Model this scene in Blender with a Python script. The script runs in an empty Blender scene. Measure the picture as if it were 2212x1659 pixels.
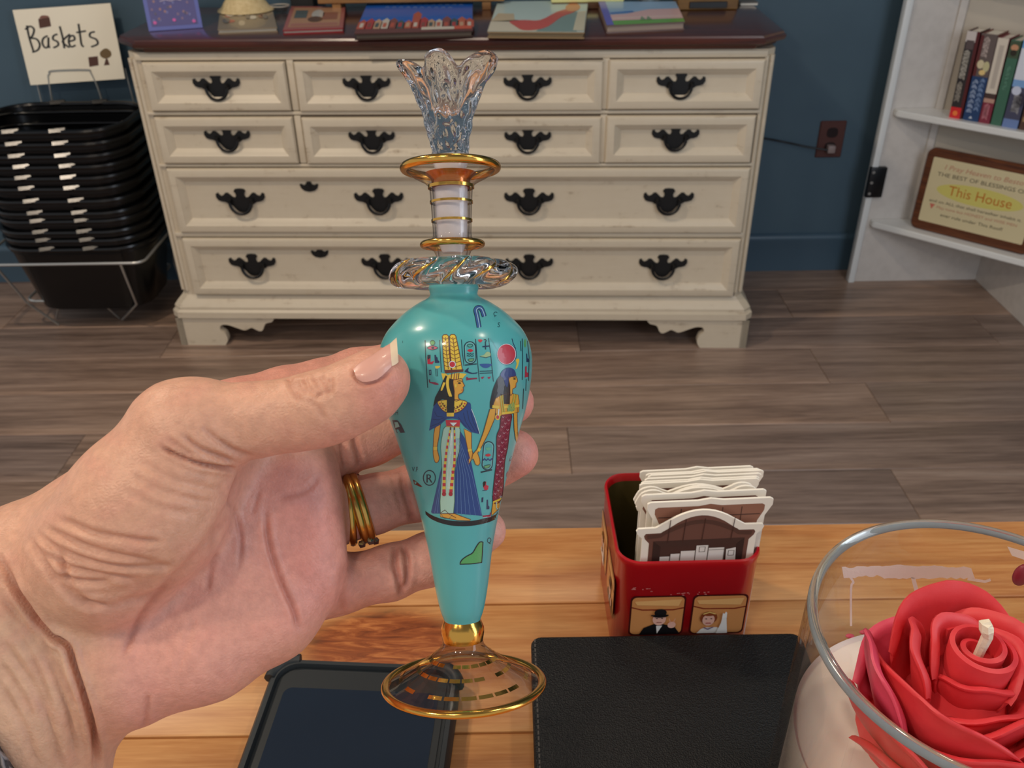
import bpy, bmesh, math, random
import numpy as np
from mathutils import Vector, Matrix
from mathutils.geometry import tessellate_polygon
from mathutils.bvhtree import BVHTree

S = bpy.context.scene
COL = S.collection
random.seed(4)
R = math.radians
V = Vector

# ------------------------------------------------------------ camera, world, lights, exposure
FPX, CX, CY = 1904.0, 1106.0, 829.5
HC, PITCH, ROLL = 1.28, R(32.09), R(0.843)
CAM = V((0, 0, HC))
cam_rot = Matrix.Rotation(R(90) - PITCH, 4, 'X') @ Matrix.Rotation(-ROLL, 4, 'Z')
cd = bpy.data.cameras.new('camera')
cam = bpy.data.objects.new('camera', cd)
COL.objects.link(cam)
cam.matrix_world = Matrix.Translation(CAM) @ cam_rot
cd.sensor_width = 36.0
cd.lens = 36.0 * FPX / 2212.0
cd.clip_start = 0.01
cd.dof.use_dof = True
cd.dof.focus_distance = 0.255
cd.dof.aperture_fstop = 42
S.camera = cam

W = bpy.data.worlds.new('room_ambient')
S.world = W
W.use_nodes = True
W.node_tree.nodes['Background'].inputs[0].default_value = (0.86, 0.88, 0.92, 1)
W.node_tree.nodes['Background'].inputs[1].default_value = 0.52

def area(name, loc, target, size, watts, col, shape='DISK', size_y=None):
    l = bpy.data.lights.new(name, 'AREA')
    l.shape = shape; l.size = size; l.energy = watts; l.color = col
    if size_y: l.size_y = size_y
    o = bpy.data.objects.new(name, l)
    COL.objects.link(o)
    o.location = loc
    o.rotation_euler = (V(target) - V(loc)).to_track_quat('-Z', 'Y').to_euler()
    return o
WARM = (1.0, 0.83, 0.64)
area('ceiling_lamp', (-1.25, 1.15, 2.62), (-1.25, 1.15, 0), 0.17, 19, WARM)
area('ceiling_lamp', (0.15, 1.2, 2.62), (0.15, 1.2, 0), 0.17, 3, WARM)
area('ceiling_lamp', (-1.1, -0.35, 2.62), (-1.1, -0.35, 0), 0.17, 13, WARM)
area('ceiling_lamp', (-0.35, -0.45, 2.62), (-0.35, -0.45, 0), 0.17, 5, (1.0, 0.84, 0.66))
area('ceiling_lamp', (1.0, 0.3, 2.62), (1.0, 0.3, 0), 0.17, 5, (1.0, 0.84, 0.66))
area('shop_window', (1.5, 0.0, 1.45), (0.75, 2.4, 0.45), 1.1, 21, (0.80, 0.88, 1.0), 'RECTANGLE', 1.3)

S.view_settings.view_transform = 'Standard'
S.view_settings.look = 'None'
S.view_settings.gamma = 1.0
S.view_settings.use_curve_mapping = False
S.view_settings.exposure = 0.07
S.cycles.use_denoising = True
S.cycles.max_bounces = 12
S.cycles.transmission_bounces = 12
S.cycles.transparent_max_bounces = 12
S.cycles.sample_clamp_indirect = 6.0

# ------------------------------------------------------------ helpers
CR = cam_rot.to_3x3()
def ray(u, v):
    return CR @ V(((u - CX) / FPX, -(v - CY) / FPX, -1.0))
def pix(u, v, d):
    return CAM + ray(u, v) * d
def at_z(u, v, z):
    d = ray(u, v); return CAM + d * ((z - HC) / d.z)
def at_y(u, v, y):
    d = ray(u, v); return CAM + d * (y / d.y)
CRI = CR.transposed()
def proj(p):
    q = CRI @ (V(p) - CAM)
    return CX + FPX * q.x / -q.z, CY - FPX * q.y / -q.z, -q.z

def lin(c):
    return c / 12.92 if c <= 0.04045 else ((c + 0.055) / 1.055) ** 2.4
def rgb(r, g, b):
    return (lin(r / 255), lin(g / 255), lin(b / 255), 1.0)

MW = {}
def mw(o):
    return MW.get(o, Matrix.Identity(4))
def thing(name, label, cat, loc=(0, 0, 0), rotz=0.0, group=None, mat=None):
    o = bpy.data.objects.new(name, None)
    o.empty_display_size = 0.02
    COL.objects.link(o)
    m = mat if mat is not None else Matrix.Translation(V(loc)) @ Matrix.Rotation(rotz, 4, 'Z')
    o.matrix_world = m
    MW[o] = m.copy()
    o['label'] = label; o['category'] = cat
    if group: o['group'] = group
    return o
def finish(me, smooth):
    if smooth is not None:
        me.shade_smooth()
        if smooth < 179: me.set_sharp_from_angle(angle=R(smooth))
def put(name, me, mat, parent=None, local=False, smooth=None, label=None):
    """link mesh data as an object; data is in world coordinates unless local"""
    if isinstance(me, bmesh.types.BMesh):
        bm = me
        me = bpy.data.meshes.new(name)
        bm.to_mesh(me); bm.free()
    me.name = name
    if parent is not None and not local:
        me.transform(mw(parent).inverted())
    finish(me, smooth)
    if mat is not None and len(me.materials) == 0: me.materials.append(mat)
    o = bpy.data.objects.new(name, me)
    COL.objects.link(o)
    if parent is not None:
        o.parent = parent
        MW[o] = mw(parent).copy()
    if label: o['label'] = label
    return o
def tag(o, label, cat, group=None):
    o['label'] = label; o['category'] = cat
    if group: o['group'] = group
    return o
def struct(o):
    o['kind'] = 'structure'
    return o

def NB(): return bmesh.new()
def box(bm, x0, x1, y0, y1, z0, z1, bev=0.0, seg=1):
    vs = [bm.verts.new((x, y, z)) for z in (z0, z1) for y in (y0, y1) for x in (x0, x1)]
    q = [(0, 2, 3, 1), (4, 5, 7, 6), (0, 1, 5, 4), (2, 6, 7, 3), (0, 4, 6, 2), (1, 3, 7, 5)]
    fs = [bm.faces.new([vs[i] for i in f]) for f in q]
    if bev > 0:
        es = list({e for f in fs for e in f.edges})
        r = bmesh.ops.bevel(bm, geom=es, offset=bev, segments=seg, profile=0.5, affect='EDGES', clamp_overlap=True)
        vs = list({v for f in r['faces'] for v in f.verts})
    return vs
def obox(bm, c, ax, ay, az, sx, sy, sz, bev=0.0):
    """oriented box, c centre, unit axes, full sizes"""
    t = NB(); box(t, -sx / 2, sx / 2, -sy / 2, sy / 2, -sz / 2, sz / 2, bev)
    m = Matrix((ax, ay, az)).transposed().to_4x4(); m.translation = V(c)
    bmesh.ops.transform(t, matrix=m, verts=t.verts)
    me = bpy.data.meshes.new('t'); t.to_mesh(me); t.free()
    bm.from_mesh(me); bpy.data.meshes.remove(me)
def loft(bm, rings, closed=True, cap0=True, cap1=True):
    rv = [[bm.verts.new(p) for p in r] for r in rings]
    n = len(rings[0])
    for a, b in zip(rv, rv[1:]):
        for i in range(n if closed else n - 1):
            j = (i + 1) % n
            try: bm.faces.new((a[i], a[j], b[j], b[i]))
            except ValueError: pass
    if cap0: bm.faces.new(list(reversed(rv[0])))
    if cap1: bm.faces.new(rv[-1])
    return rv
def tube(bm, path, rad, n=8, closed=False):
    path = [V(p) for p in path]
    m = len(path)
    rads = rad if isinstance(rad, (list, tuple)) else [rad] * m
    T = []
    for i in range(m):
        a = path[(i - 1) % m] if (closed or i > 0) else path[i]
        b = path[(i + 1) % m] if (closed or i < m - 1) else path[i]
        T.append((b - a).normalized())
    up = V((0, 0, 1)) if abs(T[0].z) < 0.9 else V((1, 0, 0))
    nrm = (up - T[0] * up.dot(T[0])).normalized()
    rings = []
    for i in range(m):
        nrm = (nrm - T[i] * nrm.dot(T[i])).normalized()
        bn = T[i].cross(nrm)
        rings.append([path[i] + (nrm * math.cos(2 * math.pi * k / n) + bn * math.sin(2 * math.pi * k / n)) * rads[i] for k in range(n)])
    if closed:
        rv = loft(bm, rings, True, False, False)
        a, b = rv[-1], rv[0]
        best = min(range(n), key=lambda s: sum((a[k].co - b[(k + s) % n].co).length for k in range(n)))
        for k in range(n):
            bm.faces.new((a[k], a[(k + 1) % n], b[(k + 1 + best) % n], b[(k + best) % n]))
    else:
        loft(bm, rings)
def lathe(bm, prof, seg=96, closed=False, phi0=0.0):
    """prof: (r, z) list about local z; r == 0 at an end closes it"""
    rv = []
    for r, z in prof:
        if r < 1e-7: rv.append([bm.verts.new((0, 0, z))])
        else: rv.append([bm.verts.new((r * math.cos(phi0 + 2 * math.pi * k / seg), r * math.sin(phi0 + 2 * math.pi * k / seg), z)) for k in range(seg)])
    pairs = list(zip(rv, rv[1:]))
    if closed: pairs.append((rv[-1], rv[0]))
    for a, b in pairs:
        for k in range(seg):
            j = (k + 1) % seg
            if len(a) == 1 and len(b) == 1: continue
            if len(a) == 1: bm.faces.new((a[0], b[j], b[k]))
            elif len(b) == 1: bm.faces.new((a[k], a[j], b[0]))
            else: bm.faces.new((a[k], a[j], b[j], b[k]))
def rrect(cx, cy, w, h, r, n=6):
    pts = []
    for sx, sy, a0 in ((1, 1, 0), (-1, 1, 90), (-1, -1, 180), (1, -1, 270)):
        for k in range(n + 1):
            a = R(a0 + 90 * k / n)
            pts.append((cx + sx * (w / 2 - r) + r * math.cos(a), cy + sy * (h / 2 - r) + r * math.sin(a)))
    return pts
def extrude(bm, pts, f0, f1):
    """2D outline -> solid; f0/f1 map (x, y) to 3D for the two faces"""
    a = [bm.verts.new(f0(*p)) for p in pts]
    b = [bm.verts.new(f1(*p)) for p in pts]
    n = len(pts)
    for i in range(n):
        j = (i + 1) % n
        bm.faces.new((a[i], a[j], b[j], b[i]))
    tr = tessellate_polygon([[V((p[0], p[1], 0)) for p in pts]])
    for t in tr:
        try:
            bm.faces.new([a[i] for i in t]); bm.faces.new([b[i] for i in reversed(t)])
        except ValueError: pass
    bmesh.ops.recalc_face_normals(bm, faces=bm.faces)
def smooth_curve(pts, n=6, closed=False):
    """Catmull-Rom through points"""
    P = [V(p) for p in pts]; m = len(P); out = []
    rng = m if closed else m - 1
    for i in range(rng):
        p0 = P[(i - 1) % m] if closed or i > 0 else P[i]
        p1 = P[i]; p2 = P[(i + 1) % m]
        p3 = P[(i + 2) % m] if closed or i + 2 < m else P[(i + 1) % m]
        for k in range(n):
            t = k / n
            out.append(0.5 * ((2 * p1) + (p2 - p0) * t + (2 * p0 - 5 * p1 + 4 * p2 - p3) * t * t + (-p0 + 3 * p1 - 3 * p2 + p3) * t ** 3))
    if not closed: out.append(P[-1])
    return out
def curve2(pts, n=5, closed=False):
    return [(p.x, p.y) for p in smooth_curve([(a, b, 0) for a, b in pts], n, closed)]

# ------------------------------------------------------------ materials
def base_mat(name):
    m = bpy.data.materials.new(name); m.use_nodes = True
    nt = m.node_tree
    return m, nt, nt.nodes['Principled BSDF']
def N(nt, typ, **kw):
    n = nt.nodes.new(typ)
    for k, v in kw.items(): setattr(n, k, v)
    return n
def coords(nt, scale=(1, 1, 1), kind='Object', rnd=False):
    tc = N(nt, 'ShaderNodeTexCoord'); mp = N(nt, 'ShaderNodeMapping')
    mp.inputs['Scale'].default_value = scale
    nt.links.new(tc.outputs[kind], mp.inputs['Vector'])
    if rnd:
        oi = N(nt, 'ShaderNodeObjectInfo'); mu = N(nt, 'ShaderNodeMath', operation='MULTIPLY')
        mu.inputs[1].default_value = 37.0
        nt.links.new(oi.outputs['Random'], mu.inputs[0])
        cb = N(nt, 'ShaderNodeCombineXYZ')
        for s in ('X', 'Y', 'Z'): nt.links.new(mu.outputs[0], cb.inputs[s])
        nt.links.new(cb.outputs[0], mp.inputs['Location'])
    return mp.outputs[0]
def noise(nt, vec, scale, detail=4, rough=0.55, dist=0.0):
    n = N(nt, 'ShaderNodeTexNoise')
    n.inputs['Scale'].default_value = scale; n.inputs['Detail'].default_value = detail
    n.inputs['Roughness'].default_value = rough; n.inputs['Distortion'].default_value = dist
    nt.links.new(vec, n.inputs['Vector'])
    return n.outputs['Fac']
def ramp(nt, fac, stops):
    r = N(nt, 'ShaderNodeValToRGB')
    el = r.color_ramp.elements
    while len(el) < len(stops): el.new(0.5)
    for e, (p, c) in zip(el, stops):
        e.position = p; e.color = c
    nt.links.new(fac, r.inputs['Fac'])
    return r.outputs['Color']
def mix(nt, fac, a, b, mode='MIX'):
    m = N(nt, 'ShaderNodeMix', data_type='RGBA', blend_type=mode)
    for sock, val in ((m.inputs[0], fac), (m.inputs[6], a), (m.inputs[7], b)):
        if isinstance(val, (int, float)): sock.default_value = val
        elif isinstance(val, tuple): sock.default_value = val
        else: nt.links.new(val, sock)
    return m.outputs[2]
def bump(nt, bs, fac, strength, dist=0.001):
    b = N(nt, 'ShaderNodeBump')
    b.inputs['Strength'].default_value = strength; b.inputs['Distance'].default_value = dist
    nt.links.new(fac, b.inputs['Height']); nt.links.new(b.outputs[0], bs.inputs['Normal'])
def simple(name, col, rough=0.5, metal=0.0, coat=0.0, var=None, bmp=None, stretch=(1, 1, 1), spec=0.5, trans=0.0, ior=1.45, sss=0.0, coat_rough=0.05):
    m, nt, b = base_mat(name)
    b.inputs['Base Color'].default_value = col
    b.inputs['Roughness'].default_value = rough
    b.inputs['Metallic'].default_value = metal
    b.inputs['Coat Weight'].default_value = coat
    b.inputs['Coat Roughness'].default_value = coat_rough
    b.inputs['Specular IOR Level'].default_value = spec
    b.inputs['Transmission Weight'].default_value = trans
    b.inputs['IOR'].default_value = ior
    if sss:
        b.inputs['Subsurface Weight'].default_value = sss
        b.inputs['Subsurface Radius'].default_value = (1, 0.5, 0.35)
        b.inputs['Subsurface Scale'].default_value = 0.004
    vec = coords(nt, stretch)
    if var:
        sc, c2, lo, hi = var
        f = noise(nt, vec, sc)
        nt.links.new(ramp(nt, f, [(lo, col), (hi, c2)]), b.inputs['Base Color'])
    if bmp:
        sc, st, ds = bmp
        bump(nt, b, noise(nt, vec, sc, 5), st, ds)
    return m
def attr_mat(name, rough=0.45, coat=0.0, spec=0.5, sss=0.0):
    m, nt, b = base_mat(name)
    a = N(nt, 'ShaderNodeAttribute'); a.attribute_name = 'Col'
    nt.links.new(a.outputs['Color'], b.inputs['Base Color'])
    b.inputs['Roughness'].default_value = rough
    b.inputs['Coat Weight'].default_value = coat
    b.inputs['Specular IOR Level'].default_value = spec
    return m
PRINT = attr_mat('flat_print', 0.55)
PRINT_GLOSS = attr_mat('glossy_print', 0.35, 0.25)
PRINT_BOTTLE = attr_mat('enamel_print', 0.35, 0.35)
BLACK = simple('black_iron', rgb(16, 16, 17), 0.45)
GOLD = simple('gilt', rgb(232, 176, 84), 0.16, 1.0, bmp=(900, 0.15, 0.0002))
STEEL = simple('bright_wire', rgb(190, 190, 186), 0.3, 0.7)
WHITE_PAINT = simple('white_paint', rgb(214, 209, 203), 0.42, var=(30, rgb(205, 200, 194), 0.4, 0.7), bmp=(60, 0.05, 0.001))
PAPER = simple('paper_white', rgb(240, 234, 220), 0.7)

def glass(name, col=(1, 1, 1, 1), rough=0.0, ior=1.5, bmp=None):
    m, nt, b = base_mat(name)
    b.inputs['Base Color'].default_value = col
    b.inputs['Roughness'].default_value = rough
    b.inputs['Transmission Weight'].default_value = 1.0
    b.inputs['IOR'].default_value = ior
    if bmp:
        bump(nt, b, noise(nt, coords(nt), bmp[0], 2), bmp[1], bmp[2])
    return m
def thin_glass(name, tint=(0.97, 0.98, 0.97, 1), edge=None, gloss=0.5):
    m = bpy.data.materials.new(name); m.use_nodes = True
    nt = m.node_tree; nt.nodes.clear()
    o = N(nt, 'ShaderNodeOutputMaterial'); mx = N(nt, 'ShaderNodeMixShader')
    t = N(nt, 'ShaderNodeBsdfTransparent'); g = N(nt, 'ShaderNodeBsdfGlossy'); lw = N(nt, 'ShaderNodeLayerWeight'); f = N(nt, 'ShaderNodeMapRange')
    t.inputs['Color'].default_value = tint
    g.inputs['Roughness'].default_value = 0.02
    lw.inputs['Blend'].default_value = 0.5
    pw_ = N(nt, 'ShaderNodeMath', operation='POWER'); pw_.inputs[1].default_value = 4.0
    nt.links.new(lw.outputs['Facing'], pw_.inputs[0]); nt.links.new(pw_.outputs[0], f.inputs['Value'])
    f.inputs['To Min'].default_value = 0.035; f.inputs['To Max'].default_value = gloss
    if edge:      # longer path through the wall at grazing angles
        pe = N(nt, 'ShaderNodeMath', operation='POWER'); pe.inputs[1].default_value = 3.0
        nt.links.new(lw.outputs['Facing'], pe.inputs[0])
        nt.links.new(mix(nt, pe.outputs[0], tint, edge), t.inputs['Color'])
    nt.links.new(f.outputs[0], mx.inputs[0]); nt.links.new(t.outputs[0], mx.inputs[1])
    nt.links.new(g.outputs[0], mx.inputs[2]); nt.links.new(mx.outputs[0], o.inputs['Surface'])
    return m

# ------------------------------------------------------------ flat printed artwork laid on a surface
class Art:
    """coloured flat shapes in 2D, mapped by fmap(u, v, lift) onto a real surface"""
    def __init__(s, fmap, maxlen, step):
        s.f, s.L, s.step = fmap, maxlen, step
        s.v, s.idx, s.fc, s.col = [], {}, [], []
    def _vert(s, u, v, lay):
        k = (round(u, 4), round(v, 4), lay)
        if k not in s.idx:
            s.idx[k] = len(s.v); s.v.append(s.f(u, v, (lay + 1) * s.step))
        return s.idx[k]
    def tri(s, a, b, c, col, lay, depth=0):
        e = [((a[0] - b[0]) ** 2 + (a[1] - b[1]) ** 2, 0), ((b[0] - c[0]) ** 2 + (b[1] - c[1]) ** 2, 1), ((c[0] - a[0]) ** 2 + (c[1] - a[1]) ** 2, 2)]
        m = max(e)
        if m[0] > s.L * s.L and depth < 14:
            if m[1] == 1: a, b, c = b, c, a
            elif m[1] == 2: a, b, c = c, a, b
            h = ((a[0] + b[0]) / 2, (a[1] + b[1]) / 2)
            s.tri(a, h, c, col, lay, depth + 1); s.tri(h, b, c, col, lay, depth + 1)
            return
        i = (s._vert(*a, lay), s._vert(*b, lay), s._vert(*c, lay))
        if len(set(i)) == 3: s.fc.append(i); s.col.append(col)
    def poly(s, pts, col, lay=0):
        for t in tessellate_polygon([[V((p[0], p[1], 0)) for p in pts]]):
            s.tri(*[tuple(pts[i]) for i in t], col, lay)
    def rect(s, x0, y0, x1, y1, col, lay=0):
        s.poly([(x0, y0), (x1, y0), (x1, y1), (x0, y1)], col, lay)
    def ell(s, cx, cy, rx, ry, col, lay=0, n=20):
        s.poly([(cx + rx * math.cos(2 * math.pi * k / n), cy + ry * math.sin(2 * math.pi * k / n)) for k in range(n)], col, lay)
    def stroke(s, pts, w, col, lay=0, closed=False):
        P = [V((p[0], p[1])) for p in pts]; n = len(P); Lf, Rt = [], []
        for i in range(n):
            a = P[(i - 1) % n] if closed or i else P[i]
            b = P[(i + 1) % n] if closed or i < n - 1 else P[i]
            d = (b - a)
            if d.length < 1e-9: d = V((1, 0))
            d.normalize(); nn = V((-d.y, d.x)) * w / 2
            Lf.append(tuple(P[i] + nn)); Rt.append(tuple(P[i] - nn))
        for i in range(n if closed else n - 1):
            j = (i + 1) % n
            s.tri(Lf[i], Lf[j], Rt[j], col, lay); s.tri(Lf[i], Rt[j], Rt[i], col, lay)
    def ring(s, cx, cy, rx, ry, w, col, lay=0, n=28):
        s.stroke([(cx + rx * math.cos(2 * math.pi * k / n), cy + ry * math.sin(2 * math.pi * k / n)) for k in range(n)], w, col, lay, True)
    def text(s, txt, x, y, h, col, lay=0, ang=0.0, sx=1.0, flip=-1, width=None, shear=0.0):
        me = text_mesh(txt)
        xs = [v.co.x for v in me.vertices]
        k = h / 0.73
        if width: sx = width / ((max(xs) - min(xs)) * k)
        x0 = min(xs)
        ca, sa = math.cos(ang), math.sin(ang)
        P = []
        for v in me.vertices:
            a = (v.co.x - x0 + v.co.y * shear) * k * sx; b = v.co.y * k * flip
            P.append((x + a * ca - b * sa, y + a * sa + b * ca))
        for p in me.polygons:
            vs = [P[i] for i in p.vertices]
            for i in range(1, len(vs) - 1): s.tri(vs[0], vs[i], vs[i + 1], col, lay)
    def build(s, name, mat, parent, label=None):
        me = bpy.data.meshes.new(name)
        me.from_pydata([tuple(p) for p in s.v], [], s.fc)
        ca = me.color_attributes.new('Col', 'FLOAT_COLOR', 'CORNER')
        ca.data.foreach_set('color', np.repeat(np.array(s.col, dtype=np.float32), 3, axis=0).ravel())
        return put(name, me, mat, parent, label=label)
_tm = {}
def text_mesh(txt):
    if txt not in _tm:
        c = bpy.data.curves.new('txt', 'FONT'); c.body = txt; c.resolution_u = 3
        o = bpy.data.objects.new('txt', c); COL.objects.link(o)
        dg = bpy.context.evaluated_depsgraph_get()
        _tm[txt] = bpy.data.meshes.new_from_object(o.evaluated_get(dg))
        bpy.data.objects.remove(o)
    return _tm[txt]
def bvh_map(tree):
    def f(u, v, lift):
        d = ray(u, v).normalized()
        loc, nor, i, dist = tree.ray_cast(CAM, d)
        if loc is None:
            loc, nor, i, dist = tree.find_nearest(CAM + d * 0.23)
        if nor.dot(d) > 0: nor = -nor
        return loc + nor * lift
    return f
def bvh_of(o):
    me = o.data
    return BVHTree.FromPolygons([MW.get(o, Matrix.Identity(4)) @ v.co for v in me.vertices], [tuple(p.vertices) for p in me.polygons])

# ============================================================ THE SETTING
def floor_mat():
    m, nt, b = base_mat('floor_walnut_plank')
    vec = coords(nt, (0.55, 10.0, 1.0), 'Object', True)
    g1 = noise(nt, vec, 2.2, 6, 0.62, 0.9)
    vec2 = coords(nt, (3.0, 60.0, 1.0), 'Object', True)
    g2 = noise(nt, vec2, 3.0, 4, 0.6, 0.4)
    c1 = ramp(nt, g1, [(0.27, rgb(82, 67, 60)), (0.45, rgb(130, 109, 97)), (0.6, rgb(164, 141, 127)), (0.78, rgb(192, 172, 157))])
    c2 = mix(nt, 0.35, c1, ramp(nt, g2, [(0.3, rgb(84, 66, 56)), (0.7, rgb(184, 160, 140))]), 'MIX')
    oi = N(nt, 'ShaderNodeObjectInfo')
    tone = ramp(nt, oi.outputs['Random'], [(0.0, (0.80, 0.80, 0.83, 1)), (0.5, (0.98, 0.95, 0.93, 1)), (1.0, (1.12, 1.06, 1.0, 1))])
    c3 = mix(nt, 1.0, c2, tone, 'MULTIPLY')
    # pale sapwood streak along one edge of each board
    tg = N(nt, 'ShaderNodeTexCoord'); sp = N(nt, 'ShaderNodeSeparateXYZ'); nt.links.new(tg.outputs['Generated'], sp.inputs[0])
    wv = noise(nt, coords(nt, (1.3, 0.4, 1), 'Object', True), 1.6, 2)
    ad = N(nt, 'ShaderNodeMath', operation='MULTIPLY_ADD'); nt.links.new(wv, ad.inputs[0]); ad.inputs[1].default_value = 0.35; nt.links.new(sp.outputs['Y'], ad.inputs[2])
    sap = ramp(nt, ad.outputs[0], [(0.0, (1, 1, 1, 1)), (0.20, (0.75, 0.75, 0.75, 1)), (0.36, (0, 0, 0, 1))])
    c3 = mix(nt, sap, c3, mix(nt, 1.0, c3, (1.34, 1.30, 1.24, 1), 'MULTIPLY'))
    nt.links.new(c3, b.inputs['Base Color'])
    b.inputs['Roughness'].default_value = 0.36
    b.inputs['Coat Weight'].default_value = 0.25; b.inputs['Coat Roughness'].default_value = 0.25
    bump(nt, b, g2, 0.10, 0.0006)
    return m
FLOOR = floor_mat()
fl = NB(); box(fl, -3.2, 1.62, -1.6, 2.80, -0.06, -0.007)
floor = struct(put('floor', fl, simple('floor_underlay', rgb(46, 36, 31), 0.8)))
PW, PL = 0.191, 1.22
pm_cache = {}
joint = {0: 0.138, 1: 0.958, 2: 0.864, 3: 0.2, 4: -0.35}
for row in range(-10, 6):
    y0 = 1.642 + row * PW
    y1 = min(y0 + PW, 2.756)
    if y1 - y0 < 0.02: continue
    off = joint.get(row, random.uniform(-0.6, 0.6))
    x = off - 3 * PL
    while x < 1.60:
        xa, xb = max(x, -2.6), min(x + PL, 1.60)
        if xb - xa > 0.05:
            bm = NB(); cx_, cy_ = (xa + xb) / 2, (y0 + y1) / 2
            box(bm, xa - cx_ + 0.0005, xb - cx_ - 0.0005, y0 - cy_ + 0.0006, y1 - cy_ - 0.0006, -0.007, 0.0, 0.0012)
            p = put('plank', bm, FLOOR, floor, local=True)
            p.location = (cx_, cy_, 0)
        x += PL

WALL = simple('slate_blue_wall_paint', rgb(74, 97, 112), 0.55, var=(3, rgb(69, 91, 106), 0.4, 0.7), bmp=(160, 0.08, 0.0008))
bm = NB(); box(bm, -3.2, 1.62, 2.756, 2.86, -0.05, 2.72)
wall_back = struct(put('wall_back', bm, WALL))
bm = NB(); box(bm, 1.57, 1.67, -0.6, 2.80, -0.05, 2.72)
wall_right = struct(put('wall_right', bm, WALL))
bm = NB(); box(bm, -3.2, 1.67, -1.6, 2.86, 2.72, 2.80)
ceiling = struct(put('ceiling', bm, simple('ceiling_paint', rgb(190, 204, 222), 0.8)))
# moulded baseboard: flat board with a rounded top bead
def baseboard(name, prof, x0, x1):
    bm = NB()
    loft(bm, [[(x, 2.756 - d, z) for d, z in prof] for x in (x0, x1)])
    bmesh.ops.recalc_face_normals(bm, faces=bm.faces)
    return struct(put(name, bm, simple('slate_blue_trim_paint', rgb(72, 95, 112), 0.35), smooth=50))
baseboard('baseboard_back', [(0, 0), (0.014, 0), (0.014, 0.105), (0.017, 0.112), (0.016, 0.122), (0.009, 0.130), (0, 0.131)], -3.2, 1.57)

# duplex outlet with a plug and a cord running off behind the dresser
t = thing('wall_outlet', 'dark red-brown wall outlet plate with cord, on blue wall', 'outlet', (1.015, 2.756, 0.446))
bm = NB(); box(bm, -0.041, 0.041, -0.006, 0, -0.058, 0.058, 0.003)
put('cover_plate', bm, simple('brown_bakelite', rgb(86, 54, 50), 0.35), t, True)
for dz in (0.022, -0.024):
    bm = NB(); extrude(bm, rrect(0, dz, 0.034, 0.030, 0.012), lambda x, z: (x, -0.0085, z), lambda x, z: (x, -0.004, z))
    put('socket', bm, simple('dark_bakelite', rgb(38, 27, 28), 0.3), t, True)
bm = NB(); box(bm, -0.012, 0.012, -0.030, -0.006, -0.038, -0.014, 0.004, 2)
put('plug', bm, simple('pale_plug', rgb(148, 132, 130), 0.4), t, True, smooth=40)
bm = NB(); tube(bm, smooth_curve([(-0.012, -0.026, -0.027), (-0.07, -0.016, -0.020), (-0.14, -0.010, -0.006), (-0.22, -0.008, 0.008), (-0.33, -0.008, 0.012)], 6), 0.0028, 6)
put('cord', bm, simple('dark_cord', rgb(28, 30, 34), 0.5), t, True, smooth=60)

# ============================================================ DRESSER
def cream_mat():
    m, nt, b = base_mat('distressed_cream_paint')
    vec = coords(nt, (1, 1, 1))
    f = noise(nt, vec, 26, 7, 0.7)
    vec2 = coords(nt, (6, 20, 60))
    f2 = noise(nt, vec2, 1.2, 5, 0.6)
    mulf = N(nt, 'ShaderNodeMath', operation='MULTIPLY'); nt.links.new(f, mulf.inputs[0]); nt.links.new(f2, mulf.inputs[1])
    c = ramp(nt, mulf.outputs[0], [(0.0, rgb(216, 203, 180)), (0.33, rgb(210, 196, 172)), (0.42, rgb(184, 167, 143)), (0.48, rgb(116, 94, 75))])
    nt.links.new(c, b.inputs['Base Color']); b.inputs['Roughness'].default_value = 0.42
    bump(nt, b, f2, 0.06, 0.001)
    return m
CREAM = cream_mat()
GAP_SHADE = simple('gap_shade_brown', rgb(88, 70, 54), 0.6)  # flat brown that paints in the shaded gap round each drawer
def mahogany():
    m, nt, b = base_mat('dark_mahogany_varnish')
    f = noise(nt, coords(nt, (1.5, 24, 24)), 3, 6, 0.6, 0.6)
    nt.links.new(ramp(nt, f, [(0.3, rgb(52, 20, 15)), (0.7, rgb(92, 40, 27))]), b.inputs['Base Color'])
    b.inputs['Roughness'].default_value = 0.3
    b.inputs['Coat Weight'].default_value = 0.9; b.inputs['Coat Roughness'].default_value = 0.18
    return m
MAHOG = mahogany()
DPSI = R(-2.36)
DRM = Matrix.Translation(V((-0.1547, 2.2751, 0))) @ Matrix.Rotation(DPSI, 4, 'Z')
dr = thing('dresser', 'cream distressed dresser with dark mahogany top and black batwing pulls', 'dresser', mat=DRM)
DB = 0.43
bm = NB()
def outline(off, ch=0.03, x0=-0.800, x1=0.812, y0=0.0, y1=DB):
    x0 -= off; x1 += off; y0 -= off
    return [(x0 + ch, y0), (x1 - ch, y0), (x1, y0 + ch), (x1, y1), (x0, y1), (x0, y0 + ch)]
loft(bm, [[(x, y, z) for x, y in outline(o, 0.022)] for o, z in ((0.0, 0.155), (0.0, 0.824))])
put('carcass', bm, CREAM, dr, True)
# reeded corner posts
for sx, xx in ((-1, -0.800), (1, 0.812)):
    bm = NB()
    for k in range(2):
        cxx = xx - sx * (0.008 + 0.014 * k)
        tube(bm, [(cxx, 0.004 - (0.002 if k else -0.004), 0.17), (cxx, 0.004 - (0.002 if k else -0.004), 0.81)], 0.0065, 10)
    put('corner_post', bm, CREAM, dr, True, smooth=50)
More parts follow.
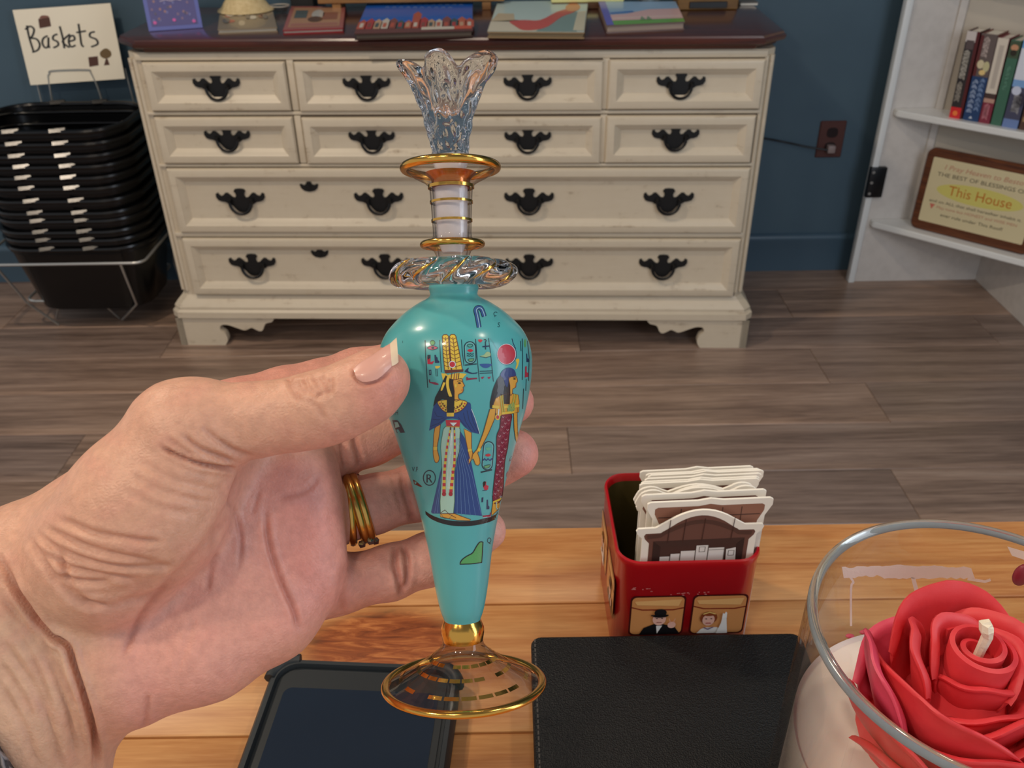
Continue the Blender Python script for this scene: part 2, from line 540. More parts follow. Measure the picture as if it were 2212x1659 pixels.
# rails and dividers standing a little proud between the drawers
for z0, z1 in ((0.806, 0.822), (0.6705, 0.6795), (0.5345, 0.5425), (0.3365, 0.3495)):
    bm = NB(); box(bm, -0.775, 0.79, -0.007, 0.0, z0, z1, 0.0025, 2); put('rail', bm, CREAM, dr, True, smooth=40)
for xc in (-0.3865, 0.3985):
    for z0, z1 in ((0.682, 0.806), (0.545, 0.669)):
        bm = NB(); box(bm, xc - 0.009, xc + 0.009, -0.007, 0.0, z0, z1, 0.0025, 2); put('divider', bm, CREAM, dr, True, smooth=40)
# moulded plinth
bm = NB()
loft(bm, [[(x, y, z) for x, y in outline(o, 0.02)] for o, z in ((0.022, 0.090), (0.030, 0.094), (0.030, 0.112), (0.024, 0.118), (0.024, 0.126), (0.015, 0.138), (0.004, 0.150), (0.0, 0.156))])
put('plinth', bm, CREAM, dr, True, smooth=30)
# bracket feet with scalloped inner edge
def foot_outline(sx):
    p = [(0, 0.091), (0, 0.0), (0.132, 0.0)]
    p += curve2([(0.132, 0.0), (0.142, 0.018), (0.138, 0.040), (0.126, 0.052), (0.130, 0.066), (0.150, 0.068), (0.176, 0.058), (0.198, 0.050), (0.212, 0.056), (0.222, 0.058), (0.240, 0.048), (0.252, 0.052), (0.262, 0.072), (0.282, 0.078), (0.292, 0.091)], 3)[1:]
    return [(x, z) for x, z in p]
for sx, xx in ((1, -0.824), (-1, 0.836)):
    bm = NB()
    pts = foot_outline(sx)
    extrude(bm, pts, lambda x, z: (xx + sx * x, -0.022, z), lambda x, z: (xx + sx * x, 0.0, z))
    extrude(bm, [(a * 0.75, z) for a, z in pts], lambda a, z: (xx, -0.022 + a, z), lambda a, z: (xx + sx * 0.02, -0.022 + a, z))
    put('bracket_foot', bm, CREAM, dr, True)
    bm = NB(); box(bm, min(xx, xx + sx * 0.13), max(xx, xx + sx * 0.13), DB - 0.05, DB - 0.02, 0, 0.091, 0.004)
    put('rear_foot', bm, CREAM, dr, True)
# mahogany top with a stepped moulded edge and clipped corners
bm = NB()
loft(bm, [[(x, y, z) for x, y in outline(o, 0.062)] for o, z in ((0.002, 0.824), (0.006, 0.826), (0.010, 0.834), (0.017, 0.836), (0.024, 0.840), (0.026, 0.846), (0.026, 0.851), (0.022, 0.853), (0.020, 0.858), (0.014, 0.8605))])
put('mahogany_top', bm, MAHOG, dr, True, smooth=32)
# drawers
HANDLE_PTS = [(0, .0255), (.009, .0245), (.0125, .020), (.0095, .016), (.0085, .011), (.011, .006), (.016, .007), (.021, .012), (.026, .0165), (.031, .0160), (.035, .0115), (.040, .0095), (.044, .0125), (.046, .0165), (.0505, .0145), (.051, .007), (.047, .0005), (.040, -.002), (.033, -.003), (.027, -.007), (.021, -.009), (.017, -.013), (.013, -.019), (.008, -.024), (0, -.026)]
HANDLE_PTS = HANDLE_PTS + [(-x, z) for x, z in reversed(HANDLE_PTS[1:-1])]
def handle_mesh():
    bm = NB()
    extrude(bm, HANDLE_PTS, lambda x, z: (x, -0.0035, z), lambda x, z: (x, 0, z))
    arc = [(-0.023, -0.004, -0.001)] + [(0.023 * math.cos(a), -0.009 - 0.003 * math.sin(-a), -0.003 + 0.0235 * math.sin(a)) for a in [R(180 + 180 * k / 12) for k in range(13)]] + [(0.023, -0.004, -0.001)]
    tube(bm, arc, 0.0033, 6)
    for sx in (-1, 1):
        tube(bm, [(sx * 0.023, -0.003, 0.001), (sx * 0.023, -0.013, 0.000)], [0.006, 0.0035], 8)
    me = bpy.data.meshes.new('handle'); bm.to_mesh(me); bm.free()
    me.materials.append(BLACK); finish(me, 40)
    return me
HME = handle_mesh()
bm = NB()
extrude(bm, [(0, .014), (.006, .013), (.008, .007), (.014, .004), (.021, .008), (.025, .006), (.022, -.004), (.014, -.011), (0, -.014), (-.014, -.011), (-.022, -.004), (-.025, .006), (-.021, .008), (-.014, .004), (-.008, .007), (-.006, .013)],
        lambda x, z: (x, -0.003, z), lambda x, z: (x, 0, z))
tube(bm, [(0, -0.002, 0), (0, -0.0055, 0)], [0.006, 0.005], 10)
KME = bpy.data.meshes.new('lock_plate'); bm.to_mesh(KME); bm.free(); KME.materials.append(BLACK)
def drawer(x0, x1, z0, z1, handles, locks=()):
    bm = NB()
    prof = [(0, -0.0), (0.0, -0.012), (0.003, -0.0165), (0.008, -0.018), (0.021, -0.018), (0.024, -0.0155), (0.026, -0.0145), (0.038, -0.0035), (0.041, -0.003)]
    rings = [[(x0 + i, d, z0 + i), (x1 - i, d, z0 + i), (x1 - i, d, z1 - i), (x0 + i, d, z1 - i)] for i, d in prof]
    loft(bm, rings)
    bmesh.ops.recalc_face_normals(bm, faces=bm.faces)
    d = put('drawer', bm, CREAM, dr, True, smooth=20)
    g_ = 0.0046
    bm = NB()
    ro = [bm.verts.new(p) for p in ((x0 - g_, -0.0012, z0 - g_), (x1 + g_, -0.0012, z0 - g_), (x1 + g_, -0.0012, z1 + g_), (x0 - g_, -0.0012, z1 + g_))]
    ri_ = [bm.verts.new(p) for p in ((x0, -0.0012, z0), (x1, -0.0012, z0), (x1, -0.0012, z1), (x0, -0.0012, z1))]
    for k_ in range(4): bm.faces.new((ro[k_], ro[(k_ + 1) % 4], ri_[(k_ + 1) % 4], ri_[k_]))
    put('drawer_gap_shade', bm, GAP_SHADE, d, True)  # dark strip framing the drawer, gap shade put into its colour
    for hx, hz in handles:
        h = put('handle', HME, None, d, True); h.location = (hx, -0.003, hz); h.scale = (1.18 if z1 - z0 < 0.14 else 1.30,) * 3
    for hx, hz in locks:
        h = put('lock_plate', KME, None, d, True); h.location = (hx, -0.003, hz)
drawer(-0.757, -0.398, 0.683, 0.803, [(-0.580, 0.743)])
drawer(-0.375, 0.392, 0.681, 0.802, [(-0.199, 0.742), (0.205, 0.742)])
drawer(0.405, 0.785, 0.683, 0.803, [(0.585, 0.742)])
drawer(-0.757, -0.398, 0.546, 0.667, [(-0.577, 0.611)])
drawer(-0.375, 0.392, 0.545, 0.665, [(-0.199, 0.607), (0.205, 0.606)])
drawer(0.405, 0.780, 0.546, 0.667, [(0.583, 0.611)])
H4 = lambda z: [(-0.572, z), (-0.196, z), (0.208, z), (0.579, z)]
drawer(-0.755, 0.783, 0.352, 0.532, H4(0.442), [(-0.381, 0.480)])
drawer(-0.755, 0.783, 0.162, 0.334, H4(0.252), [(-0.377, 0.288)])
HME2 = None

# ---------------------------------------------------------- things lying on the dresser
TZ = 0.8608
def lying_book(name, label, p_front_l, p_front_r, p_back_l, p_back_r, th, cover, art=None, pages=rgb(226, 216, 196), board=None):
    """a closed book lying flat; its four corners are floor-plan points on the dresser top"""
    A, B, C_, D = [V((p[0], p[1], 0)) for p in (p_front_l, p_front_r, p_back_r, p_back_l)]
    base = (A + B + C_ + D) / 4
    t = thing(name, label, 'book', (base.x, base.y, TZ), group='picture books lying on the dresser')
    def lerp(u, v, z):
        p = (A * (1 - u) + B * u) * (1 - v) + (D * (1 - u) + C_ * u) * v
        return V((p.x, p.y, z))
    def slab(u0, u1, v0, v1, za, zb):
        bm = NB()
        loft(bm, [[lerp(u, v, z) for u, v in ((u0, v0), (u1, v0), (u1, v1), (u0, v1))] for z in (za, zb)])
        bmesh.ops.recalc_face_normals(bm, faces=bm.faces)
        return bm
    ct = 0.0025
    cm = simple(name + '_cover_board', board or cover, 0.3)
    put('back_cover', slab(0, 1, 0, 1, TZ, TZ + ct), cm, t)
    put('page_block', slab(0.015, 0.985, 0.02, 0.985, TZ + ct, TZ + th - ct), simple(name + '_pages', pages, 0.8, bmp=(300, 0.2, 0.0005)), t)
    put('front_cover', slab(0, 1, 0, 1, TZ + th - ct, TZ + th), cm, t)
    a = Art(lambda u, v, l: lerp(u, v, TZ + th + l), 0.3, 0.00025)
    a.rect(0.004, 0.004, 0.996, 0.996, cover)
    if art: art(a)
    a.build('cover_print', PRINT_GLOSS, t)
def corners(z, fl_, fr, bl, br):
    return [tuple(at_z(*p, z))[:2] for p in (fl_, fr, bl, br)]
def art_village(a):
    a.rect(0.0, 0.0, 1, 0.25, rgb(118, 60, 46), 1)
    rnd = random.Random(3)
    a.rect(0.004, 0.25, 0.996, 0.99, rgb(24, 104, 208), 1)
    cols = [rgb(206, 92, 60), rgb(196, 58, 50), rgb(222, 178, 140), rgb(232, 222, 206), rgb(150, 76, 60), rgb(72, 92, 92), rgb(214, 108, 70)]
    for i in range(15):
        x = i / 15; h = rnd.uniform(0.36, 0.48) if i != 7 else 0.64
        c = cols[i % 7]
        a.poly([(x, 0.12), (x + 0.075, 0.12), (x + 0.075, h - 0.09), (x + 0.037, h), (x, h - 0.09)], c, 2)
        a.rect(x + 0.02, 0.16, x + 0.05, 0.28, cols[(i + 3) % 7], 3)
    a.rect(0.56, 0.06, 0.84, 0.14, rgb(236, 226, 208), 3)
    a.rect(0.84, 0.06, 0.99, 0.16, rgb(226, 96, 56), 3)
    for r_, y in enumerate((0.88, 0.77)):
        for i in range(12 - 2 * r_):
            x = 0.16 + 0.065 * i + r_ * 0.03
            a.stroke([(x, y), (x + 0.018, y + 0.045), (x + 0.03, y)], 0.008, rgb(190, 214, 240), 2)
def art_dragon(a):
    a.rect(0.004, 0.3, 0.996, 0.99, rgb(214, 238, 232), 1)
    a.poly([(0.0, 0.02), (0.6, 0.02), (0.55, 0.3), (0.2, 0.36), (0.0, 0.3)], rgb(238, 230, 206), 1)
    a.poly([(0.0, 0.30), (0.25, 0.34), (0.22, 0.55), (0.05, 0.56)], rgb(224, 204, 166), 2)
    a.poly([(0.5, 0.02), (0.92, 0.02), (0.92, 0.55), (0.84, 0.68), (0.7, 0.5)], rgb(140, 170, 166), 2)
    a.poly(curve2([(0.2, 0.3), (0.35, 0.34), (0.52, 0.34), (0.68, 0.60), (0.82, 0.72), (0.9, 0.74), (0.86, 0.58), (0.74, 0.44), (0.62, 0.16), (0.5, 0.06), (0.36, 0.05), (0.26, 0.18)], 3, True), rgb(226, 98, 84), 3)
    a.ell(0.84, 0.74, 0.08, 0.14, rgb(238, 160, 110), 4)
    a.poly([(0.88, 0.05), (0.99, 0.05), (0.99, 0.62), (0.9, 0.6)], rgb(232, 226, 196), 3)
def art_field(a):
    a.rect(0.0, 0.0, 1, 0.16, rgb(118, 186, 84), 1)
    a.rect(0.0, 0.0, 0.09, 1.0, rgb(112, 112, 214), 2)
    a.rect(0.0, 0.5, 1, 0.99, rgb(164, 204, 240), 1)
    a.poly([(0.09, 0.16), (1, 0.16), (1, 0.62), (0.6, 0.6), (0.3, 0.42), (0.09, 0.4)], rgb(242, 202, 200), 2)
    a.stroke([(0.1, 0.24), (0.5, 0.27), (0.98, 0.26)], 0.05, rgb(250, 226, 216), 3)
    a.stroke([(0.1, 0.46), (0.4, 0.52)], 0.07, rgb(86, 142, 216), 3)
    for x in (0.48, 0.56): a.poly([(x - 0.04, 0.14), (x + 0.04, 0.14), (x, 0.30)], rgb(140, 168, 130), 4)
def art_busy(pal, seed):
    def f(a):
        rnd = random.Random(seed)
        for i in range(16):
            x, y = rnd.uniform(0.12, 0.88), rnd.uniform(0.15, 0.85)
            c = pal[i % len(pal)]
            a.ell(x, y, rnd.uniform(0.04, 0.11), rnd.uniform(0.06, 0.12), c, 1 + i % 5, 9)
    return f
def art_panels(a):
    a.rect(0.07, 0.10, 0.93, 0.93, rgb(196, 148, 112), 1)
    a.rect(0.12, 0.46, 0.34, 0.80, rgb(92, 104, 104), 2)
    a.ell(0.53, 0.62, 0.11, 0.2, rgb(206, 204, 196), 2)
    a.ell(0.50, 0.40, 0.13, 0.12, rgb(104, 68, 34), 3)
    a.rect(0.62, 0.38, 0.88, 0.70, rgb(148, 92, 78), 2)
    a.rect(0.1, 0.14, 0.9, 0.24, rgb(184, 120, 104), 2)
z_ = TZ
lying_book('picture_book', 'small grey-green picture book with red figures, left end of dresser row', *corners(z_, (472, 74), (600, 69), (478, 24), (588, 24)), 0.011, rgb(150, 134, 112), art_busy([rgb(206, 190, 160), rgb(196, 92, 80), rgb(228, 222, 206), rgb(150, 100, 86), rgb(110, 106, 104)], 8))
lying_book('picture_book', 'small red-bordered picture book, third from left on dresser', *corners(z_, (612, 75), (742, 70), (630, 22), (747, 22)), 0.010, rgb(176, 100, 92), art_panels, board=rgb(150, 34, 44))
lying_book('picture_book', 'wide picture book with blue sky above a row of red houses', *corners(z_, (766, 87), (1022, 80), (796, 14), (1022, 17)), 0.014, rgb(40, 96, 190), art_village, board=rgb(64, 46, 38), pages=rgb(120, 104, 88))
lying_book('picture_book', 'pale green picture book with a red winding shape on its cover', *corners(z_, (1053, 82), (1262, 84), (1075, 15), (1271, 12)), 0.014, rgb(220, 232, 222), art_dragon, board=rgb(150, 126, 92), pages=rgb(150, 128, 96))
lying_book('picture_book', 'blue and pink picture book with green field stripe, right end of row', *corners(z_, (1310, 72), (1478, 64), (1292, 19), (1458, 18)), 0.018, rgb(160, 200, 238), art_field, board=rgb(118, 96, 90), pages=rgb(176, 156, 140))
# upright blue book leaning back on a small easel at the left end
a0, a1 = at_z(322, 68, TZ), at_z(438, 60, TZ)
ux = (a1 - a0).normalized(); uy = V((-ux.y, ux.x, 0)); up = (V((0, 0, 1)) * 0.94 + uy * 0.34).normalized(); nn = ux.cross(up)
wd = (a1 - a0).length
t = thing('upright_book', 'periwinkle blue book standing upright at the left end of the dresser', 'book', tuple((a0 + a1) / 2))
def ub(u, v, w): return a0 + ux * (u * wd) + up * (v * 0.19) - nn * w
def ubox(u0, u1, v0, v1, w0, w1):
    bm = NB(); loft(bm, [[ub(u, v, w) for u, v in ((u0, v0), (u1, v0), (u1, v1), (u0, v1))] for w in (w0, w1)])
    bmesh.ops.recalc_face_normals(bm, faces=bm.faces); return bm
m_ = simple('periwinkle_cover', rgb(98, 108, 178), 0.4)
put('front_cover', ubox(0, 1, 0, 1, -0.002, 0.0), m_, t); put('page_block', ubox(0.02, 0.98, 0.015, 0.985, 0.0, 0.016), PAPER, t); put('back_cover', ubox(0, 1, 0, 1, 0.016, 0.018), m_, t)
a = Art(lambda u, v, l: ub(u, v, -0.002 - l), 0.3, 0.00025)
a.rect(0.07, 0.05, 0.93, 0.95, rgb(86, 84, 140), 0)
rnd = random.Random(5)
for i in range(60):
    a.ell(rnd.uniform(0.12, 0.88), rnd.uniform(0.09, 0.9), 0.025, 0.02, [rgb(128, 108, 140), rgb(112, 116, 170), rgb(150, 118, 128), rgb(96, 90, 118)][i % 4], 1 + i % 3, 7)
for x, y in ((0.14, 0.10), (0.5, 0.12), (0.86, 0.09)): a.ell(x, y, 0.035, 0.022, rgb(206, 96, 168), 5, 8)
for y in (0.44, 0.36): a.stroke([(0.3, y), (0.4, y + 0.02), (0.5, y), (0.6, y + 0.02), (0.7, y)], 0.018, rgb(160, 150, 180), 5)
a.build('cover_print', PRINT, t)
bm = NB(); tube(bm, [ub(0.2, 0.0, 0.03), ub(0.2, 0.6, 0.022)], 0.002, 6); tube(bm, [ub(0.8, 0.0, 0.03), ub(0.8, 0.6, 0.022)], 0.002, 6)
# straw hat resting on the grey-green book
hc = at_z(527, 22, TZ + 0.016)
t = thing('straw_hat', 'cream domed straw hat lying on the small grey-green book', 'hat', (hc.x, hc.y + 0.02, TZ + 0.0115))
bm = NB(); lathe(bm, [(0.0, 0.046), (0.025, 0.044), (0.045, 0.035), (0.057, 0.022), (0.064, 0.011), (0.074, 0.005), (0.076, 0.002), (0.070, 0.0), (0.0, 0.0)], 48)
put('crown_and_brim', bm, simple('cream_straw', rgb(226, 204, 156), 0.7, var=(90, rgb(206, 182, 132), 0.4, 0.7), bmp=(220, 0.3, 0.001)), t, True, smooth=50)
# low wooden riser behind the wide picture book
x0, x1 = at_z(690, 26, TZ).x, at_z(1090, 22, TZ).x
yb = at_z(860, 22, TZ).y
t = thing('wooden_riser', 'low pine riser shelf behind the blue-sky picture book', 'riser', ((x0 + x1) / 2, yb + 0.04, TZ))
PINE = simple('pine_slat', rgb(166, 122, 74), 0.5, var=(6, rgb(126, 86, 48), 0.35, 0.7), stretch=(1, 8, 8))
hw = (x1 - x0) / 2
bm = NB(); box(bm, -hw, hw, -0.06, 0.03, 0.022, 0.042, 0.002); put('board', bm, PINE, t, True)
for sx in (-1, 1):
    bm = NB(); box(bm, sx * (hw - 0.05) - 0.012, sx * (hw - 0.05) + 0.012, -0.055, 0.025, 0.0, 0.022, 0.001); put('foot', bm, PINE, t, True)
# black box between riser and red-bordered book
p = at_z(660, 20, TZ)
t = thing('black_box', 'small black box behind the red-bordered picture book', 'box', (p.x - 0.005, p.y + 0.02, TZ))
bm = NB(); box(bm, -0.035, 0.030, -0.02, 0.03, 0, 0.030, 0.003, 2); put('body', bm, simple('matt_black_card', rgb(34, 33, 32), 0.6), t, True)
bm = NB(); box(bm, -0.037, 0.032, -0.022, 0.032, 0.030, 0.044, 0.003, 2); put('lid', bm, simple('matt_black_lid', rgb(40, 39, 37), 0.55), t, True)
p = at_z(604, 30, TZ)
t = thing('glass_dish', 'small clear glass dish beside the straw hat', 'dish', (p.x, p.y + 0.012, TZ))
bm = NB(); lathe(bm, [(0, 0.004), (0.014, 0.004), (0.024, 0.018), (0.026, 0.018), (0.017, 0.0), (0, 0)], 28); put('bowl', bm, thin_glass('dish_glass', (0.8, 0.8, 0.78, 1)), t, True, smooth=40)
bm = NB(); lathe(bm, [(0.024, 0.0180), (0.0275, 0.0185), (0.0275, 0.021), (0.024, 0.021)], 28, True); put('rim', bm, simple('frosted_rim', rgb(190, 182, 168), 0.3), t, True, smooth=40)
# shallow box with pale yellow lid
x0, x1 = at_z(1192, 20, TZ).x, at_z(1346, 20, TZ).x; yb = at_z(1270, 20, TZ).y
t = thing('shallow_box', 'shallow brown box with pale yellow lid behind the pale green book', 'box', ((x0 + x1) / 2, yb + 0.03, TZ))
hw = (x1 - x0) / 2
bm = NB(); box(bm, -hw, hw, -0.03, 0.03, 0, 0.018, 0.002); put('body', bm, simple('brown_card', rgb(98, 68, 46), 0.6), t, True)
bm = NB(); box(bm, -hw - 0.002, hw + 0.002, -0.032, 0.032, 0.018, 0.036, 0.002); put('lid', bm, simple('pale_yellow_card', rgb(226, 218, 150), 0.5), t, True)
# frosted glass flower dish
p = at_z(1405, 18, TZ)
t = thing('frosted_dish', 'frosted white fluted dish behind the blue and pink book', 'dish', (p.x, p.y + 0.03, TZ))
bm = NB()
seg = 40
rings = []
for r0, z, am in ((0.016, 0.0, 0), (0.020, 0.008, 0.0), (0.034, 0.020, 0.002), (0.044, 0.028, 0.005), (0.042, 0.030, 0.005), (0.020, 0.012, 0.001)):
    rings.append([((r0 + am * math.cos(8 * 2 * math.pi * k / seg)) * math.cos(2 * math.pi * k / seg), (r0 + am * math.cos(8 * 2 * math.pi * k / seg)) * math.sin(2 * math.pi * k / seg), z) for k in range(seg)])
loft(bm, rings); put('fluted_bowl', bm, simple('frosted_glass_white', rgb(206, 208, 204), 0.25, trans=0.3), t, True, smooth=50)
# gilt wooden box with a dark slot
x0, x1 = at_z(1462, 22, TZ).x, at_z(1594, 21, TZ).x; yb = at_z(1528, 22, TZ).y
t = thing('slotted_box', 'golden brown wooden box with a black slot, right rear of dresser', 'box', ((x0 + x1) / 2, yb + 0.04, TZ))
hw = (x1 - x0) / 2
OCH = simple('ochre_wood', rgb(128, 92, 42), 0.45, var=(8, rgb(96, 66, 28), 0.4, 0.7), stretch=(1, 6, 6))
bm = NB(); box(bm, -hw, hw, -0.04, 0.04, 0, 0.075, 0.003); put('body', bm, OCH, t, True)
bm = NB(); box(bm, -hw * 0.62, hw * 0.62, -0.0445, -0.040, 0.006, 0.022, 0.001); put('slot', bm, BLACK, t, True)
bm = NB(); box(bm, -hw - 0.004, hw + 0.004, -0.044, 0.044, 0.075, 0.085, 0.002); put('lid', bm, OCH, t, True)
p = at_z(1618, 12, TZ)
t = thing('grey_booklet', 'thin grey booklet beside the slotted box at the dresser corner', 'booklet', (p.x, p.y + 0.03, TZ))
bm = NB(); box(bm, -0.024, 0.024, -0.03, 0.03, 0, 0.006, 0.001); put('pages', bm, PAPER, t, True)
bm = NB(); box(bm, -0.025, 0.025, -0.031, 0.031, 0.006, 0.009, 0.001); put('cover', bm, simple('grey_card', rgb(120, 116, 110), 0.5), t, True)

# ============================================================ CORNER BOOKCASE
bc = thing('bookcase', 'white painted corner bookcase with a black hinge, at the right', 'bookcase', (1.34, 2.5, 0))
bm = NB(); box(bm, 1.125, 1.556, 2.650, 2.666, 0.0, 1.75, 0.001); put('side_panel', bm, WHITE_PAINT, bc)
bm = NB(); box(bm, 1.117, 1.137, 2.640, 2.668, 0.0, 1.75, 0.003, 2); put('edge_stile', bm, simple('glossy_white_edge', rgb(232, 236, 236), 0.25), bc, smooth=40)
bm = NB(); box(bm, 1.541, 1.557, 2.22, 2.650, 0.0, 1.75, 0.001); put('side_panel', bm, WHITE_PAINT, bc)
BK0, BK1 = V((1.272, 2.65, 0)), V((1.541, 2.463, 0))
bd = (BK1 - BK0).normalized(); bn = V((-bd.y, bd.x, 0))
if bn.y < 0: bn = -bn
for z0, z1 in ((0.20, 1.75),):
    bm = NB()
    loft(bm, [[BK0 + V((0, 0, z)), BK1 + V((0, 0, z)), BK1 + bn * 0.006 + V((0, 0, z)), BK0 + bn * 0.006 + V((0, 0, z))] for z in (z0, z1)])
    bmesh.ops.recalc_face_normals(bm, faces=bm.faces)
    put('back_panel', bm, simple('back_panel_paint', rgb(198, 188, 172), 0.5), bc)
bm = NB(); obox(bm, BK0 + bd * 0.012 - bn * 0.004 + V((0, 0, 0.97)), bd, bn, V((0, 0, 1)), 0.02, 0.008, 1.5, 0.001); put('batten', bm, WHITE_PAINT, bc)
SHD = V((0.722, -0.692, 0)); SHN = V((0.692, 0.722, 0))
for zt_, nm in ((0.219, 'shelf'), (0.567, 'shelf'), (0.955, 'shelf')):
    F0 = V((1.150, 2.626, 0)); F1 = F0 + SHD * 0.54
    pts = [V((1.150, 2.6495, 0)), F0, F1, V((1.5405, F1.y, 0)), V((1.5405, 2.6495, 0))]
    if F1.x > 1.535: pts = [pts[0], F0, F0 + SHD * ((1.5405 - F0.x) / SHD.x), pts[4]]
    bm = NB()
    loft(bm, [[p + V((0, 0, z)) for p in pts] for z in (zt_ - 0.019, zt_)])
    bmesh.ops.recalc_face_normals(bm, faces=bm.faces)
    bmesh.ops.bevel(bm, geom=[e for e in bm.edges], offset=0.0025, segments=2, affect='EDGES')
    put(nm, bm, simple('shelf_gloss_white', rgb(232, 232, 228), 0.22), bc, smooth=40)
    bm = NB(); tube(bm, [(1.21, 2.651, zt_ - 0.026), (1.21, 2.637, zt_ - 0.026)], 0.004, 8); put('shelf_pin', bm, WHITE_PAINT, bc)
bm = NB(); box(bm, 1.112, 1.163, 2.632, 2.650, 0.296, 0.392, 0.003, 2); put('hinge', bm, simple('black_hinge_plate', rgb(12, 13, 17), 0.35), bc, smooth=40)
hb = bc.children[-1]
for z in (0.31, 0.345, 0.378):
    bm = NB(); tube(bm, [(1.121, 2.633, z), (1.121, 2.6295, z)], 0.0045, 8)
    put('screw', bm, STEEL, hb)

# books on the upper shelf
B0 = V((1.2695, 2.5485, 0.567)); BD = V((0.7204, -0.6935, 0)); BN = V((0.6935, 0.7204, 0))
def shelf_book(label, s0, s1, h, depth, col, art, tilt=0.0, cloth=None):
    b = B0 + BD * ((s0 + s1) / 2)
    t = thing('book', label, 'book', tuple(b), group='books on the bookcase shelf')
    def P(s, w, z):
        return B0 + BD * (s + tilt * z) + BN * w + V((0, 0, z))
    def slab(sa, sb, wa, wb, za, zb):
        bm = NB(); loft(bm, [[P(s, w, z) for s, w in ((sa, wa), (sb, wa), (sb, wb), (sa, wb))] for z in (za, zb)])
        bmesh.ops.recalc_face_normals(bm, faces=bm.faces); return bm
    m_ = simple('book_cloth', cloth or col, 0.4)
    c = 0.002
    put('spine', slab(s0, s1, 0, c, 0, h), m_, t)
    put('front_cover', slab(s0, s0 + c, c, depth, 0, h), m_, t)
    put('back_cover', slab(s1 - c, s1, c, depth, 0, h), m_, t)
    put('page_block', slab(s0 + c, s1 - c, c, depth - 0.003, 0.003, h - 0.004), PAPER, t)
    a = Art(lambda u, v, l: P(s0 + (s1 - s0) * u, -l, h * v), 0.35, 0.0003)
    a.rect(0, 0, 1, 1, col)
    art(a)
    a.build('spine_print', PRINT_GLOSS, t)
def marks(a, x0, x1, y0, y1, n, col, seed, w=0.05, lay=3):
    rnd = random.Random(seed)
    for i in range(n):
        y = y0 + (y1 - y0) * (i + 0.5) / n; h = (y1 - y0) / n * 0.38
        a.stroke([(x0, y - h * rnd.uniform(-0.4, 1)), ((x0 + x1) / 2, y + h), (x1, y - h * rnd.uniform(0, 1))], w * 0.25, col, lay)
        a.stroke([(x0 + 0.1 * rnd.random(), y), (x1 - 0.15 * rnd.random(), y + h * 0.3)], w * 0.2, col, lay)
def s1(a):
    a.rect(0, 0.88, 0.75, 1, rgb(214, 204, 198), 1); a.rect(0.1, 0.80, 0.7, 0.9, rgb(92, 78, 78), 2)
    a.rect(0.75, 0, 1, 1, rgb(88, 24, 28), 1)
    marks(a, 0.1, 0.55, 0.46, 0.78, 8, rgb(178, 172, 160), 1, 0.14); marks(a, 0.12, 0.5, 0.2, 0.42, 5, rgb(160, 152, 140), 2, 0.14)
    a.rect(0, 0, 0.85, 0.13, rgb(222, 38, 44), 3); a.ell(0.42, 0.06, 0.2, 0.03, rgb(250, 132, 60), 4)
def s2(a):
    a.rect(0, 0.52, 1, 1, rgb(104, 90, 86), 1); a.rect(0, 0.52, 0.2, 0.98, rgb(96, 36, 36), 2)
    marks(a, 0.25, 0.6, 0.74, 0.96, 5, rgb(190, 172, 164), 3, 0.13); 
    a.ell(0.35, 0.66, 0.22, 0.05, rgb(222, 208, 168), 3); a.ell(0.72, 0.64, 0.2, 0.06, rgb(206, 198, 150), 3); a.ell(0.55, 0.57, 0.2, 0.03, rgb(238, 206, 136), 4)
    marks(a, 0.12, 0.45, 0.08, 0.48, 7, rgb(148, 166, 196), 4, 0.12); marks(a, 0.55, 0.85, 0.12, 0.5, 7, rgb(120, 146, 186), 5, 0.12)
    a.poly([(0.35, 0.03), (0.6, 0.03), (0.48, 0.06)], rgb(206, 214, 226), 4)
def s3(a):
    a.rect(0, 0.36, 1, 1, rgb(226, 214, 196), 1); a.rect(0.3, 0.42, 0.72, 0.92, rgb(196, 184, 170), 2)
    a.rect(0, 0.30, 1, 0.36, rgb(74, 52, 48), 2); a.rect(0, 0.25, 1, 0.30, rgb(196, 152, 134), 2)
    marks(a, 0.2, 0.7, 0.06, 0.22, 4, rgb(196, 120, 130), 6, 0.2)
def s4(a):
    a.rect(0, 0.80, 1, 0.99, rgb(66, 84, 60), 1); a.ell(0.5, 0.92, 0.36, 0.035, rgb(206, 150, 112), 2); a.ell(0.5, 0.86, 0.3, 0.035, rgb(40, 34, 20), 3)
    marks(a, 0.3, 0.62, 0.42, 0.7, 6, rgb(96, 146, 122), 7, 0.14)
def s5(a):
    a.rect(0, 0.5, 1, 1, rgb(226, 230, 240), 1); a.rect(0, 0.88, 1, 1, rgb(120, 178, 232), 2); a.rect(0, 0.46, 1, 0.54, rgb(128, 172, 222), 2)
    a.ell(0.35, 0.42, 0.3, 0.05, rgb(212, 218, 236), 3); marks(a, 0.3, 0.8, 0.18, 0.36, 4, rgb(150, 148, 152), 8, 0.2)
    a.rect(0, 0, 1, 0.10, rgb(112, 136, 186), 2); a.ell(0.75, 0.32, 0.25, 0.08, rgb(48, 44, 62), 3)
def s6(a):
    a.rect(0.1, 0.1, 0.9, 0.16, rgb(160, 130, 90), 1); a.rect(0.1, 0.8, 0.9, 0.86, rgb(160, 130, 90), 1)
shelf_book('dark hardback with a red square at the spine foot, leftmost on shelf', 0.0, 0.034, 0.234, 0.075, rgb(44, 38, 40), s1, -0.03, rgb(70, 28, 30))
shelf_book('hardback with navy blue lower spine and grey top, second on shelf', 0.038, 0.080, 0.232, 0.085, rgb(26, 62, 108), s2, -0.03, rgb(110, 44, 40))
shelf_book('cream spined book with maroon foot, between navy and green books', 0.082, 0.110, 0.226, 0.085, rgb(134, 42, 62), s3, -0.03)
